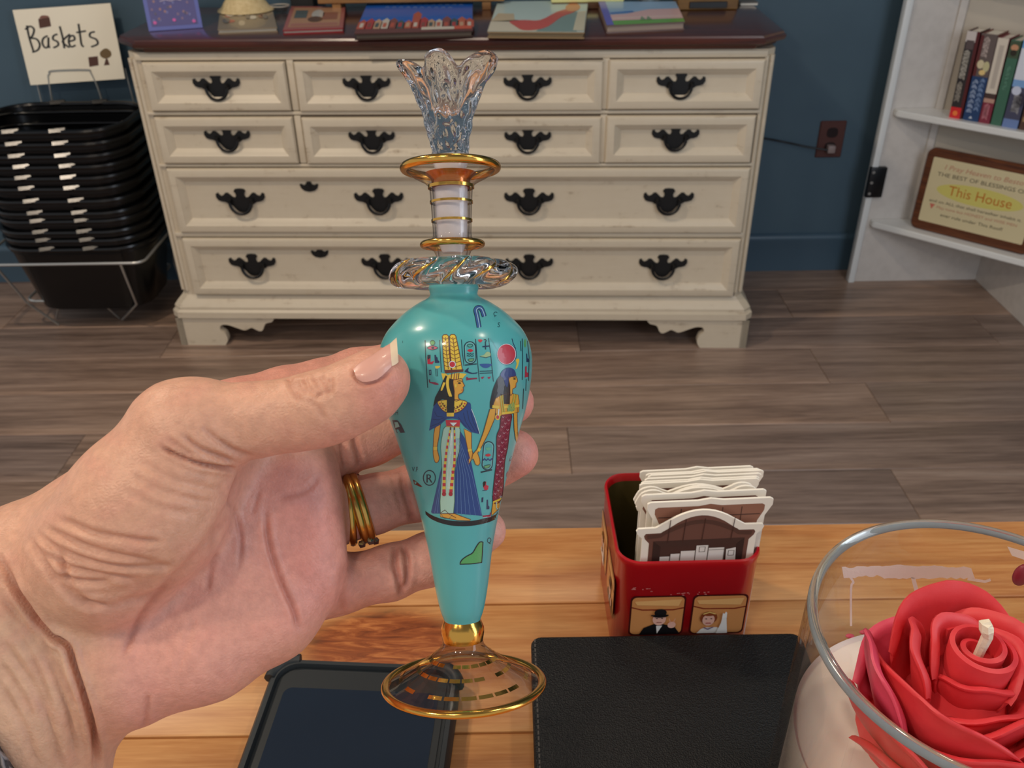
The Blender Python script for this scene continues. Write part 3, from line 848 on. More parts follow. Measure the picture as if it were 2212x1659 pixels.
shelf_book('green spined book with an orange figure at the top', 0.114, 0.141, 0.224, 0.088, rgb(62, 110, 88), s4, -0.025)
shelf_book('white and blue spined book with dark lower picture beside green book', 0.144, 0.184, 0.236, 0.088, rgb(70, 72, 96), s5, -0.02)
shelf_book('brown spined book at the right frame edge of the shelf', 0.188, 0.222, 0.22, 0.088, rgb(86, 58, 46), s6, -0.01)

# plaque with the blessing
Q0 = V((1.2506, 2.5805, 0.219)); QD = V((0.7242, -0.6896, 0)); QN = V((0.6896, 0.7242, 0))
t = thing('plaque', 'brown wooden plaque with cream blessing text leaning on lower shelf', 'plaque', tuple(Q0 + QD * 0.17))
def pq(s, z, l=0.0):
    return Q0 + QD * s + V((0, 0, z)) + QN * (0.03 * z) - QN * l
bm = NB()
out = rrect(0.168, 0.125, 0.344, 0.249, 0.022)
ins = rrect(0.168, 0.125, 0.336, 0.241, 0.019)
loft(bm, [[pq(s, z, -0.012) for s, z in out], [pq(s, z, 0.0) for s, z in out], [pq(s, z, 0.004) for s, z in ins]])
bmesh.ops.recalc_face_normals(bm, faces=bm.faces)
put('board', bm, simple('oiled_brown_wood', rgb(112, 62, 32), 0.4, var=(5, rgb(74, 38, 20), 0.35, 0.65), stretch=(2, 2, 30)), t, smooth=40)
a = Art(lambda u, v, l: pq(u, v, 0.0042 + l), 0.05, 0.00025)
a.poly(rrect(0.168, 0.128, 0.300, 0.196, 0.004), rgb(216, 202, 160))
a.ell(0.170, 0.136, 0.122, 0.028, rgb(214, 204, 110), 1, 32)
PK, GY, OR = rgb(196, 138, 112), rgb(92, 84, 66), rgb(196, 116, 32)
a.text('I Pray Heaven to Bestow', 0.056, 0.196, 0.015, PK, 2, flip=1, width=0.235, shear=0.2)
a.text('THE BEST OF BLESSINGS ON', 0.040, 0.174, 0.012, GY, 2, flip=1, width=0.256)
a.text('This House', 0.083, 0.124, 0.030, OR, 2, flip=1, width=0.178)
a.text('and on ALL that shall hereafter inhabit it.', 0.036, 0.094, 0.009, GY, 2, flip=1, width=0.262)
a.text('May none but HONEST and WISE MEN', 0.062, 0.077, 0.009, PK, 2, flip=1, width=0.228)
a.text('ever rule under This Roof!', 0.078, 0.056, 0.010, GY, 2, flip=1, width=0.178)
a.poly([(0.040, 0.088), (0.056, 0.088), (0.047, 0.072)], rgb(206, 110, 92), 2)
a.build('printed_sheet', PRINT, t)

# ============================================================ BASKET RACK, BASKETS, SIGN
BX, BY = -1.262, 2.495           # stack centre
BW, BDp = 0.43, 0.30
rk = thing('basket_rack', 'bright wire rack holding the stack of black shopping baskets', 'rack', (BX, BY, 0))
def wire(name, path, r=0.0036, closed=False):
    bm = NB(); tube(bm, path, r, 6, closed); return put(name, bm, STEEL, rk, smooth=60)
def frame(x0, x1, y0, y1, z, r=0.03):
    return [(x, y, z) for x, y in rrect((x0 + x1) / 2, (y0 + y1) / 2, x1 - x0, y1 - y0, r, 4)]
wire('upper_bar', frame(-1.52, -1.040, 2.305, 2.70, 0.257), 0.0042, True)
wire('lower_bar', frame(-1.462, -1.105, 2.395, 2.66, 0.098), 0.0042, True)
fl1 = at_z(264, 691, 0.004)
wire('leg', [(-1.105, 2.306, 0.255), (-1.115, 2.36, 0.10), tuple(fl1)])
wire('leg', [(-1.46, 2.306, 0.255), (-1.45, 2.38, 0.10), (-1.40, 2.42, 0.004)])
wire('leg', [(-1.08, 2.695, 0.255), (-1.10, 2.665, 0.10), (-1.10, 2.68, 0.004)])
wire('leg', [(-1.48, 2.695, 0.255), (-1.46, 2.665, 0.10), (-1.46, 2.68, 0.004)])
p0, p1 = at_z(130, 650, 0.098), at_z(122, 687, 0.004)
wire('foot_wire', [(p0.x, 2.395, 0.098), tuple(p1)], 0.003)
p0, p1 = at_z(213, 650, 0.098), at_z(258, 688, 0.004)
wire('foot_wire', [(p0.x, 2.395, 0.098), tuple(p1)], 0.003)
# sign holder loop rising behind the stack
SY = 2.700
L = [at_y(128, 300, SY), at_y(106, 178, SY), at_y(107, 160, SY), at_y(114, 153, SY), at_y(186, 151, SY), at_y(197, 158, SY), at_y(215, 200, SY), at_y(240, 290, SY)]
wire('sign_loop', [(L[0].x, SY, 0.257)] + [tuple(p) for p in smooth_curve(L, 4)] + [(L[-1].x, SY, 0.257)], 0.0032)
# back brace of the rack that the sign card leans on
wire('card_stop', [(-1.42, 2.712, 0.257), (-1.40, 2.712, 0.70), (-1.13, 2.712, 0.70), (-1.12, 2.712, 0.257)], 0.003)

BLACKP = simple('glossy_black_plastic', rgb(9, 9, 10), 0.24, bmp=(40, 0.03, 0.001))
def basket_mesh():
    bm = NB()
    def rr(s, dz, rad=0.10, wscale=1.0):
        return [(x, y, dz) for x, y in rrect(0, 0, BW * s, BDp * s, rad * s, 6)]
    loft(bm, [rr(0.985, 0.0), rr(0.985, -0.014), rr(0.965, -0.016), rr(0.93, -0.06), rr(0.80, -0.20), rr(0.74, -0.206), rr(0.74, -0.202), rr(0.785, -0.196), rr(0.915, -0.06), rr(0.95, 0.0)], True, False, False)
    bmesh.ops.contextual_create(bm, geom=[])
    # floor of the basket
    vs = [bm.verts.new(p) for p in rr(0.765, -0.204)]
    bm.faces.new(vs)
    # pierced side ribs
    me = bpy.data.meshes.new('shell'); bm.to_mesh(me); bm.free(); me.materials.append(BLACKP); finish(me, 40)
    bm = NB()
    tube(bm, [(x, y, 0.001) for x, y in rrect(0, 0, BW * 0.985, BDp * 0.985, 0.10, 8)], 0.0075, 8, True)
    for sx in (-1, 1):
        pass
    me2 = bpy.data.meshes.new('rim'); bm.to_mesh(me2); bm.free(); me2.materials.append(BLACKP); finish(me2, 40)
    bm = NB()
    for sy in (-1, 1):
        y0 = sy * 0.10
        pts = smooth_curve([(-0.195, y0 * 0.4, -0.004), (-0.175, y0, -0.012), (-0.10, y0 * 1.2, -0.016), (0.0, y0 * 1.22, -0.016), (0.10, y0 * 1.2, -0.016), (0.175, y0, -0.012), (0.195, y0 * 0.4, -0.004)], 5)
        tube(bm, pts, 0.0055, 7)
    me3 = bpy.data.meshes.new('folded_handle'); bm.to_mesh(me3); bm.free(); me3.materials.append(BLACKP); finish(me3, 60)
    bm = NB()
    nn = V((0.25, -0.737, 0.63)).normalized(); tx = V((1, 0.33, 0)).normalized(); ty = nn.cross(tx).normalized(); tx = ty.cross(nn)
    obox(bm, nn * 0.0035, tx, ty, nn, 0.046, 0.0165, 0.010, 0.003)
    me4 = bpy.data.meshes.new('grip_pad'); bm.to_mesh(me4); bm.free(); me4.materials.append(simple('glossy_black_pad', rgb(16, 16, 17), 0.22, bmp=(120, 0.15, 0.0008))); finish(me4, 40)
    return me, me2, me4, me3
BSK = basket_mesh()
ZB = [0.281, 0.308, 0.333, 0.366, 0.389, 0.424, 0.460, 0.490, 0.521, 0.550, 0.583, 0.616]
order = ['lowest', 'second', 'third', 'fourth', 'fifth', 'sixth', 'seventh', 'eighth', 'ninth', 'tenth', 'eleventh', 'topmost']
for i, z in enumerate(ZB):
    lab = 'topmost black plastic shopping basket of the stack, its folded handles showing' if i == 11 else ('lowest black plastic shopping basket, its body down in the wire rack' if i == 0 else 'black plastic shopping basket, %s up from the bottom of the stack' % order[i])
    t = thing('shopping_basket', lab, 'basket', (BX + random.uniform(-0.003, 0.003), BY, z - 0.204), R(random.uniform(-0.6, 0.6)), 'stacked black shopping baskets')
    for me in BSK[:3] if i < 10 else BSK:
        nm_ = me.name.split('.')[0]
        if nm_ == 'grip_pad':
            for sx in (-1, 1):
                for sy in ((-1,) if i < 11 else (-1, 1)):
                    o = put(nm_, me, None, t, True); o.location = (sx * 0.062, sy * BDp * 0.4925, 0.207)
            continue
        o = put(nm_, me, None, t, True)
        o.location = (0, 0, 0.204)

# hand lettered card
c00, c10, c11, c01 = at_y(66, 184, 2.698), at_y(270, 170, 2.698), at_y(238, 7, 2.712), at_y(27, 22, 2.712)
t = thing('sign_card', 'white hand-lettered card reading Baskets behind the basket stack', 'sign', tuple((c00 + c10) / 2))
def sg(u, v, l=0.0):
    p = (c00 * (1 - u) + c10 * u) * (1 - v) + (c01 * (1 - u) + c11 * u) * v
    return p + V((0, -l, 0))
bm = NB(); loft(bm, [[sg(u, v, w) for u, v in ((0, 0), (1, 0), (1, 1), (0, 1))] for w in (0, -0.003)])
bmesh.ops.recalc_face_normals(bm, faces=bm.faces)
put('card', bm, simple('cream_card', rgb(255, 245, 222), 0.6), t)
# pixel -> card coordinates by bilinear inverse
def suv(px, py):
    e0, e1, e3 = V((66, 184)), V((270, 170)), V((27, 22))
    d = V((px, py)) - e0; a1 = e1 - e0; a2 = e3 - e0
    det = a1.x * a2.y - a1.y * a2.x
    return ((d.x * a2.y - d.y * a2.x) / det, (a1.x * d.y - a1.y * d.x) / det)
a = Art(lambda u, v, l: sg(u, v, l), 0.2, 0.0003)
k = lambda X, Y: suv(X / 2.962, Y / 2.962)
INK = rgb(52, 52, 50)
for st in ([(170, 160), (185, 235), (215, 330)], [(160, 185), (190, 165), (215, 185), (205, 225), (188, 240)], [(188, 240), (230, 245), (252, 280), (240, 315), (205, 330)],
           [(300, 225), (275, 240), (268, 270), (285, 300), (305, 290), (305, 235)], [(305, 235), (308, 290), (318, 300)],
           [(362, 215), (338, 225), (336, 248), (362, 262), (368, 285), (338, 302)],
           [(375, 165), (395, 235), (408, 305)], [(440, 215), (395, 262), (440, 300)],
           [(432, 262), (470, 250), (462, 225), (440, 232), (434, 265), (450, 295), (478, 285)],
           [(492, 150), (505, 225), (515, 280), (530, 296)], [(480, 205), (540, 195)],
           [(596, 200), (568, 208), (568, 232), (606, 248), (616, 278), (576, 296)]):
    a.stroke([k(*p) for p in curve2(st, 4)], 0.022, INK, 1)
BR = rgb(92, 58, 46)
a.poly([k(*p) for p in ((240, 120), (310, 110), (322, 165), (250, 178))], BR, 1); a.poly([k(*p) for p in curve2([(245, 118), (262, 98), (300, 100), (308, 112)], 3)], rgb(140, 96, 84), 1)
a.poly([k(*p) for p in ((560, 362), (620, 356), (628, 415), (570, 425))], BR, 1)
a.poly([k(*p) for p in curve2([(634, 330), (668, 305), (700, 325), (704, 355), (672, 372), (640, 358)], 3, True)], rgb(120, 96, 60), 1)
a.poly([k(*p) for p in ((672, 372), (682, 372), (698, 412), (662, 416))], BR, 1)
a.build('hand_lettering', PRINT, t)

# ============================================================ COUNTER
ZT = HC - 0.345
def pine_top():
    m, nt, b = base_mat('honey_pine_board')
    tc = N(nt, 'ShaderNodeTexCoord')
    geo = N(nt, 'ShaderNodeNewGeometry')
    # knot: rings bend round a centre on the board nearest the phone
    mp = N(nt, 'ShaderNodeMapping'); nt.links.new(geo.outputs['Position'], mp.inputs['Vector'])
    mp.inputs['Location'].default_value = (0.066, -0.305, -ZT)
    ln = N(nt, 'ShaderNodeVectorMath', operation='LENGTH')
    mp2 = N(nt, 'ShaderNodeMapping'); nt.links.new(mp.outputs[0], mp2.inputs['Vector']); mp2.inputs['Scale'].default_value = (1.0, 1.7, 1)
    mp2.inputs['Rotation'].default_value = (0, 0, R(-22))
    nt.links.new(mp2.outputs[0], ln.inputs[0])
    kf = N(nt, 'ShaderNodeMapRange'); nt.links.new(ln.outputs['Value'], kf.inputs['Value'])
    kf.inputs['From Min'].default_value = 0.052; kf.inputs['From Max'].default_value = 0.030
    kf.interpolation_type = 'SMOOTHSTEP'
    ms = N(nt, 'ShaderNodeMapping'); ms.inputs['Scale'].default_value = (4.0, 42.0, 4.0)
    oi = N(nt, 'ShaderNodeObjectInfo'); mu = N(nt, 'ShaderNodeMath', operation='MULTIPLY'); mu.inputs[1].default_value = 19
    nt.links.new(oi.outputs['Random'], mu.inputs[0]); cb = N(nt, 'ShaderNodeCombineXYZ')
    nt.links.new(mu.outputs[0], cb.inputs[0]); nt.links.new(mu.outputs[0], cb.inputs[2]); nt.links.new(cb.outputs[0], ms.inputs['Location'])
    nt.links.new(geo.outputs['Position'], ms.inputs['Vector'])
    g = noise(nt, ms.outputs[0], 1.3, 4, 0.55, 0.7)
    fine = N(nt, 'ShaderNodeMapping'); fine.inputs['Scale'].default_value = (16, 260, 16); nt.links.new(geo.outputs['Position'], fine.inputs['Vector'])
    g2 = noise(nt, fine.outputs[0], 2.0, 3, 0.6, 0.3)
    kst = N(nt, 'ShaderNodeMapping'); kst.inputs['Scale'].default_value = (24, 130, 1); kst.inputs['Rotation'].default_value = (0, 0, R(-38)); nt.links.new(geo.outputs['Position'], kst.inputs['Vector'])
    g3 = noise(nt, kst.outputs[0], 1.5, 5, 0.65, 1.2)
    c = ramp(nt, g, [(0.28, rgb(152, 88, 42)), (0.45, rgb(186, 124, 68)), (0.58, rgb(202, 146, 88)), (0.75, rgb(216, 168, 112))])
    c = mix(nt, 0.28, c, ramp(nt, g2, [(0.3, rgb(146, 86, 42)), (0.7, rgb(218, 168, 112))]))
    kc = ramp(nt, g3, [(0.3, rgb(92, 42, 18)), (0.5, rgb(150, 80, 38)), (0.68, rgb(196, 124, 68))])
    c = mix(nt, kf.outputs[0], c, kc)
    nt.links.new(c, b.inputs['Base Color'])
    b.inputs['Roughness'].default_value = 0.38
    b.inputs['Coat Weight'].default_value = 0.15; b.inputs['Coat Roughness'].default_value = 0.3
    bump(nt, b, g2, 0.08, 0.0004)
    return m
PINETOP = pine_top()
YF = 0.392
tb = thing('counter_table', 'honey coloured pine plank counter table in the foreground', 'table', (0, 0.02, 0))
yy = YF
for wdt in (0.060, 0.078, 0.085, 0.088, 0.090, 0.092, 0.095, 0.060):
    bm = NB(); box(bm, -0.95, 0.95, yy - wdt + 0.0003, yy - 0.0003, ZT - 0.035, ZT, 0.0012, 2)
    put('tabletop_board', bm, PINETOP, tb, smooth=40)
    yy -= wdt
for y in (YF - 0.06, yy + 0.06):
    bm = NB(); box(bm, -0.86, 0.86, y - 0.012, y + 0.012, ZT - 0.125, ZT - 0.035, 0.002); put('apron', bm, PINETOP, tb)
for x in (-0.86, 0.86):
    for y in (YF - 0.06, yy + 0.06):
        bm = NB(); loft(bm, [[(x - s, y - s, z), (x + s, y - s, z), (x + s, y + s, z), (x - s, y + s, z)] for s, z in ((0.022, 0.0), (0.030, ZT - 0.14), (0.030, ZT - 0.035))])
        put('leg', bm, PINETOP, tb)

# ---------------------------------------------------------- phone in a rugged case
PHM = Matrix.Translation(V((-0.0705, 0.2865, ZT))) @ Matrix.Rotation(R(-4.0), 4, 'Z')
ph = thing('smartphone', 'dark smartphone in a chunky black rubber case on the pine counter', 'phone', mat=PHM)
PW_, PL_, PH_ = 0.0895, 0.172, 0.0125
RUB = simple('black_rubber', rgb(34, 40, 44), 0.5, bmp=(900, 0.1, 0.0003))
bm = NB()
rr = lambda i, z, r=0.012: [(x, y, z) for x, y in rrect(0, -PL_ / 2, PW_ - 2 * i, PL_ - 2 * i, max(r - i * 0.6, 0.002), 6)]
loft(bm, [rr(0.0025, 0.0), rr(0.0, 0.0025), rr(0.0, 0.0090), rr(0.0015, 0.0112), rr(0.0035, 0.0112), rr(0.0040, 0.0098), rr(0.0042, 0.0085)])
bmesh.ops.recalc_face_normals(bm, faces=bm.faces)
put('case', bm, RUB, ph, True, smooth=40)
# raised corner bumpers
for sx in (-1, 1):
    for yb_ in (0, -PL_):
        sy = 1 if yb_ == 0 else -1
        bm = NB()
        cxx, cyy = sx * (PW_ / 2 - 0.012), yb_ - sy * 0.012
        a0_ = {(1, 1): 0, (-1, 1): 90, (-1, -1): 180, (1, -1): 270}[(sx, sy)]
        pts = [(cxx + 0.0115 * math.cos(R(a0_ + k * 10)), cyy + 0.0115 * math.sin(R(a0_ + k * 10)), 0.0098) for k in range(10)]
        tube(bm, pts, 0.0030, 8); put('corner_bumper', bm, RUB, ph, True, smooth=60)
bm = NB(); loft(bm, [[(x, y, z) for x, y in rrect(0, -PL_ / 2, PW_ - 0.0115, PL_ - 0.0115, 0.006, 6)] for z in (0.0084, 0.0091)])
put('bezel', bm, simple('case_bezel', rgb(30, 35, 38), 0.42), ph, True, smooth=40)
bm = NB(); loft(bm, [[(x, y, z) for x, y in rrect(0, -PL_ / 2 - 0.001, PW_ - 0.0175, PL_ - 0.030, 0.004, 6)] for z in (0.0090, 0.0094)])
put('screen', bm, simple('dark_screen_glass', rgb(16, 28, 42), 0.05, coat=1.0, spec=1.0), ph, True, smooth=40)

# ---------------------------------------------------------- black leather wallet book
nb = thing('leather_notebook', 'black pebbled leather notebook with stitched edge, before the red tin', 'notebook', (0.0715, 0.256, ZT))
LEA = base_mat('pebbled_black_leather')
m_, nt_, b_ = LEA
b_.inputs['Base Color'].default_value = rgb(15, 17, 18); b_.inputs['Roughness'].default_value = 0.5; b_.inputs['Specular IOR Level'].default_value = 0.35
vo = N(nt_, 'ShaderNodeTexVoronoi'); vo.inputs['Scale'].default_value = 1500; nt_.links.new(coords(nt_), vo.inputs['Vector'])
nz_ = noise(nt_, coords(nt_), 700, 3)
mm_ = N(nt_, 'ShaderNodeMath', operation='ADD'); nt_.links.new(vo.outputs['Distance'], mm_.inputs[0]); nt_.links.new(nz_, mm_.inputs[1])
bump(nt_, b_, mm_.outputs[0], 0.6, 0.0006)
LEA = m_
nx0, nx1, ny0, ny1 = 0.0072, 0.1365, 0.2165, 0.2935
def nslab(x0, x1, y0, y1, z0, z1, r, bev=0.0012):
    bm = NB()
    rr_ = lambda i, z: [(x, y, z) for x, y in rrect((x0 + x1) / 2, (y0 + y1) / 2, x1 - x0 - 2 * i, y1 - y0 - 2 * i, max(r - i, 0.001), 5)]
    loft(bm, [rr_(bev, z0), rr_(0.0, z0 + bev), rr_(0.0, z1 - bev), rr_(bev * 0.4, z1 - bev * 0.3), rr_(bev * 1.2, z1)])
    bmesh.ops.recalc_face_normals(bm, faces=bm.faces)
    return bm
put('back_cover', nslab(nx0, nx1, ny0, ny1, ZT, ZT + 0.0045, 0.005), LEA, nb, smooth=50)
put('page_block', nslab(nx0 + 0.003, nx1 - 0.003, ny0 + 0.003, ny1 - 0.003, ZT + 0.0045, ZT + 0.0135, 0.003, 0.0003), simple('black_lining', rgb(40, 38, 36), 0.6), nb, smooth=50)
put('front_cover', nslab(nx0, nx1, ny0, ny1, ZT + 0.0135, ZT + 0.0182, 0.005), LEA, nb, smooth=50)
bm = NB()
for k in range(26):
    y = ny0 + 0.004 + k * 0.0028
    obox(bm, V((nx0 + 0.0019, y, ZT + 0.0181)), V((0, 1, 0)), V((-1, 0, 0)), V((0, 0, 1)), 0.0019, 0.0007, 0.0005)
o = put('stitching', bm, simple('worn_stitch_thread', rgb(74, 70, 66), 0.5), nb)
o['kind'] = 'stuff'

# ---------------------------------------------------------- red tin
TNX, TNY, TNW, TNH = 0.0802, 0.3295, 0.0665, 0.062
TM = Matrix.Translation(V((TNX, TNY, ZT))) @ Matrix.Rotation(R(0.6), 4, 'Z')
tn = thing('red_tin', 'red square tin with printed bus windows, holding die-cut cards', 'tin', mat=TM)
RED = simple('red_tin_enamel', rgb(176, 12, 22), 0.28, coat=0.4, var=(8, rgb(158, 8, 18), 0.4, 0.7))
bm = NB()
rr = lambda i, z, r=0.011: [(x, y, z) for x, y in rrect(0, 0, TNW - 2 * i, TNW - 2 * i, r - i * 0.7, 8)]
loft(bm, [rr(0.001, 0), rr(0, 0.001), rr(0, TNH - 0.004), rr(-0.0006, TNH - 0.0015), rr(-0.0002, TNH), rr(0.0008, TNH + 0.0004), rr(0.0014, TNH - 0.0006), rr(0.0014, TNH - 0.004)], True, True, False)
put('shell', bm, RED, tn, True, smooth=50)
bm = NB()
loft(bm, [rr(0.0014, TNH - 0.004), rr(0.0015, 0.0012)], True, False, True)
put('bare_inside', bm, simple('bare_tinplate', rgb(92, 80, 44), 0.35, 0.6), tn, True, smooth=50)
HW_ = TNW / 2
def tin_front(u, v, l):      # u 0..1 across, v height in metres
    return TM @ V((-HW_ + u * TNW, -HW_ - l, v))
def tin_side(u, v, l):
    return TM @ V((-HW_ - l, HW_ - u * TNW, v))
def window_art(a, x0, x1, zt, zb, who):
    fr = rgb(70, 10, 10)
    w, h = x1 - x0, zt - zb
    def rr2(i): return [(x0 + w / 2 + p[0] * w, zb + h / 2 + p[1] * h) for p in rrect(0, 0, 1 - i / w * 2, 1 - 2 * i * 0.0665 / h, 0.10, 5)]
    a.poly(rr2(-0.012), fr, 0); a.poly(rr2(0.0), rgb(206, 142, 84), 1)
    a.poly([(x0 + w * 0.05, zt - h * 0.1), (x1 - w * 0.05, zt - h * 0.06), (x1 - w * 0.1, zt - h * 0.24), (x0 + w * 0.1, zt - h * 0.2)], rgb(226, 176, 112), 2)
    a.stroke([(x0, zt - h * 0.26), (x0 + w * 0.2, zt - h * 0.33), (x1 - w * 0.2, zt - h * 0.34), (x1, zt - h * 0.29)], 0.0009 if False else h * 0.03, rgb(130, 40, 20), 2)
    X = lambda p: x0 + w * p; Z = lambda q: zt - h * q
    def el(cx_, cz_, rx, rz, c, l, n=14): a.ell(X(cx_), Z(cz_), w * rx, h * rz, c, l, n)
    skin = rgb(226, 178, 160)
    if who == 'man':
        a.poly([(X(.18), Z(1)), (X(.26), Z(.82)), (X(.45), Z(.72)), (X(.62), Z(.72)), (X(.86), Z(.8)), (X(.98), Z(1))], rgb(20, 19, 22), 3)
        a.poly([(X(.5), Z(.76)), (X(.62), Z(.76)), (X(.53), Z(.98))], rgb(222, 222, 220), 4)
        el(.55, .58, .13, .17, skin, 4); el(.56, .48, .15, .05, rgb(24, 22, 24), 6); el(.56, .40, .12, .10, rgb(24, 22, 24), 5)
        a.stroke([(X(.38), Z(.47)), (X(.72), Z(.47))], h * 0.03, rgb(24, 22, 24), 6)
        el(.50, .55, .02, .012, rgb(60, 36, 34), 6, 8); el(.60, .55, .02, .012, rgb(60, 36, 34), 6, 8); a.stroke([(X(.5), Z(.66)), (X(.6), Z(.66))], h * 0.015, rgb(150, 70, 66), 6)
        el(.80, .74, .08, .09, skin, 5); a.stroke([(X(.78), Z(.70)), (X(.74), Z(.56))], h * 0.035, skin, 5); a.stroke([(X(.82), Z(.70)), (X(.86), Z(.57))], h * 0.035, skin, 5)
    else:
        a.poly([(X(.12), Z(1)), (X(.2), Z(.88)), (X(.3), Z(.84)), (X(.5), Z(.84)), (X(.62), Z(.9)), (X(.68), Z(1))], rgb(228, 226, 222), 3)
        el(.32, .58, .17, .17, rgb(136, 64, 30), 3); el(.32, .63, .12, .16, skin, 4)
        el(.32, .47, .13, .05, rgb(136, 64, 30), 5); a.stroke([(X(.2), Z(.46)), (X(.32), Z(.41)), (X(.44), Z(.46))], h * 0.03, rgb(226, 190, 110), 6)
        el(.27, .59, .02, .012, rgb(70, 40, 40), 6, 8); el(.37, .59, .02, .012, rgb(70, 40, 40), 6, 8); a.stroke([(X(.27), Z(.71)), (X(.37), Z(.71))], h * 0.02, rgb(170, 40, 46), 6)
        a.stroke([(X(.24), Z(.83)), (X(.33), Z(.88)), (X(.43), Z(.82))], h * 0.03, rgb(120, 100, 130), 6)
        a.poly([(X(.50), Z(1)), (X(.72), Z(1)), (X(.68), Z(.70)), (X(.66), Z(.56)), (X(.58), Z(.56)), (X(.57), Z(.72))], rgb(232, 230, 226), 5)
        a.poly([(X(.575), Z(.57)), (X(.665), Z(.57)), (X(.66), Z(.44)), (X(.635), Z(.40)), (X(.61), Z(.46)), (X(.58), Z(.44))], rgb(240, 238, 234), 6)
a = Art(tin_front, 0.012, 0.00012)
ZW = TNH - 0.0215
window_art(a, 0.115, 0.485, ZW, ZW - 0.0245, 'man')
window_art(a, 0.555, 0.925, ZW, ZW - 0.0245, 'woman')
a.rect(0.10, 0.004, 0.90, 0.011, rgb(226, 200, 120), 0)
rnd = random.Random(9)
for i in range(26):
    x = rnd.choice([rnd.uniform(0.36, 0.66), rnd.uniform(0.1, 0.26)]); z = TNH - 0.0180 - rnd.uniform(0, 0.0018) + (0.0022 if x < 0.3 else 0) - max(0, 0.3 - x) * -0.01
    a.ell(x, z, rnd.uniform(0.004, 0.012), 0.00025, rgb(206, 130, 126), 7, 6)
a.build('bus_window_print', PRINT_GLOSS, tn)
a = Art(tin_side, 0.012, 0.00012)
window_art(a, 0.10, 0.46, ZW + 0.004, ZW - 0.021, 'woman')
window_art(a, 0.54, 0.90, ZW + 0.004, ZW - 0.021, 'man')
a.build('bus_window_print', PRINT_GLOSS, tn)

# ---------------------------------------------------------- die-cut bookshelf cards standing in the tin
def card_shape(kind):
    """outline of the card, x in -1..1 (half width), z measured down from the top centre in half-widths"""
    if kind == 0:      # arched crown with square shoulders
        arc = [(-0.62 + 1.24 * k / 12, -0.30 * (1 - math.sin(math.pi * k / 12) ** 0.8)) for k in range(13)]
        half = [(-1, -0.80), (-1.0, -0.50), (-0.98, -0.36), (-0.78, -0.33)] + arc[0:0]
        left = [(-0.90, -2.0), (-0.90, -0.52), (-0.98, -0.43), (-1.0, -0.37), (-0.97, -0.325), (-0.70, -0.32)]
        return left + arc[1:-1] + [(-x, z) for x, z in reversed(left)]
    if kind == 1:      # flat top with flared cornice
        left = [(-0.88, -2.0), (-0.88, -0.34), (-0.98, -0.13), (-0.98, -0.03), (-0.93, 0.0)]
        return left + [(-0.2, 0.0), (0.0, 0.035), (0.2, 0.0)] + [(-x, z) for x, z in reversed(left)]
    left = [(-0.90, -2.0), (-0.90, -0.40), (-1.0, -0.24), (-0.96, -0.14)] + [(-0.74 + 0.2 * math.cos(R(180 - 18 * k)), -0.12 + 0.13 * math.sin(R(18 * k))) for k in range(1, 9)]
    mid = [(-0.45 + 0.9 * k / 8, -0.10 + 0.12 * math.sin(math.pi * k / 8)) for k in range(9)]
    return left + mid + [(-x, z) for x, z in reversed(left)]
CARDW = simple('cream_card_stock', rgb(246, 240, 226), 0.55)
DPR = [rgb(112, 74, 62), rgb(150, 104, 84), rgb(88, 58, 48), rgb(72, 48, 40), rgb(124, 90, 76)]
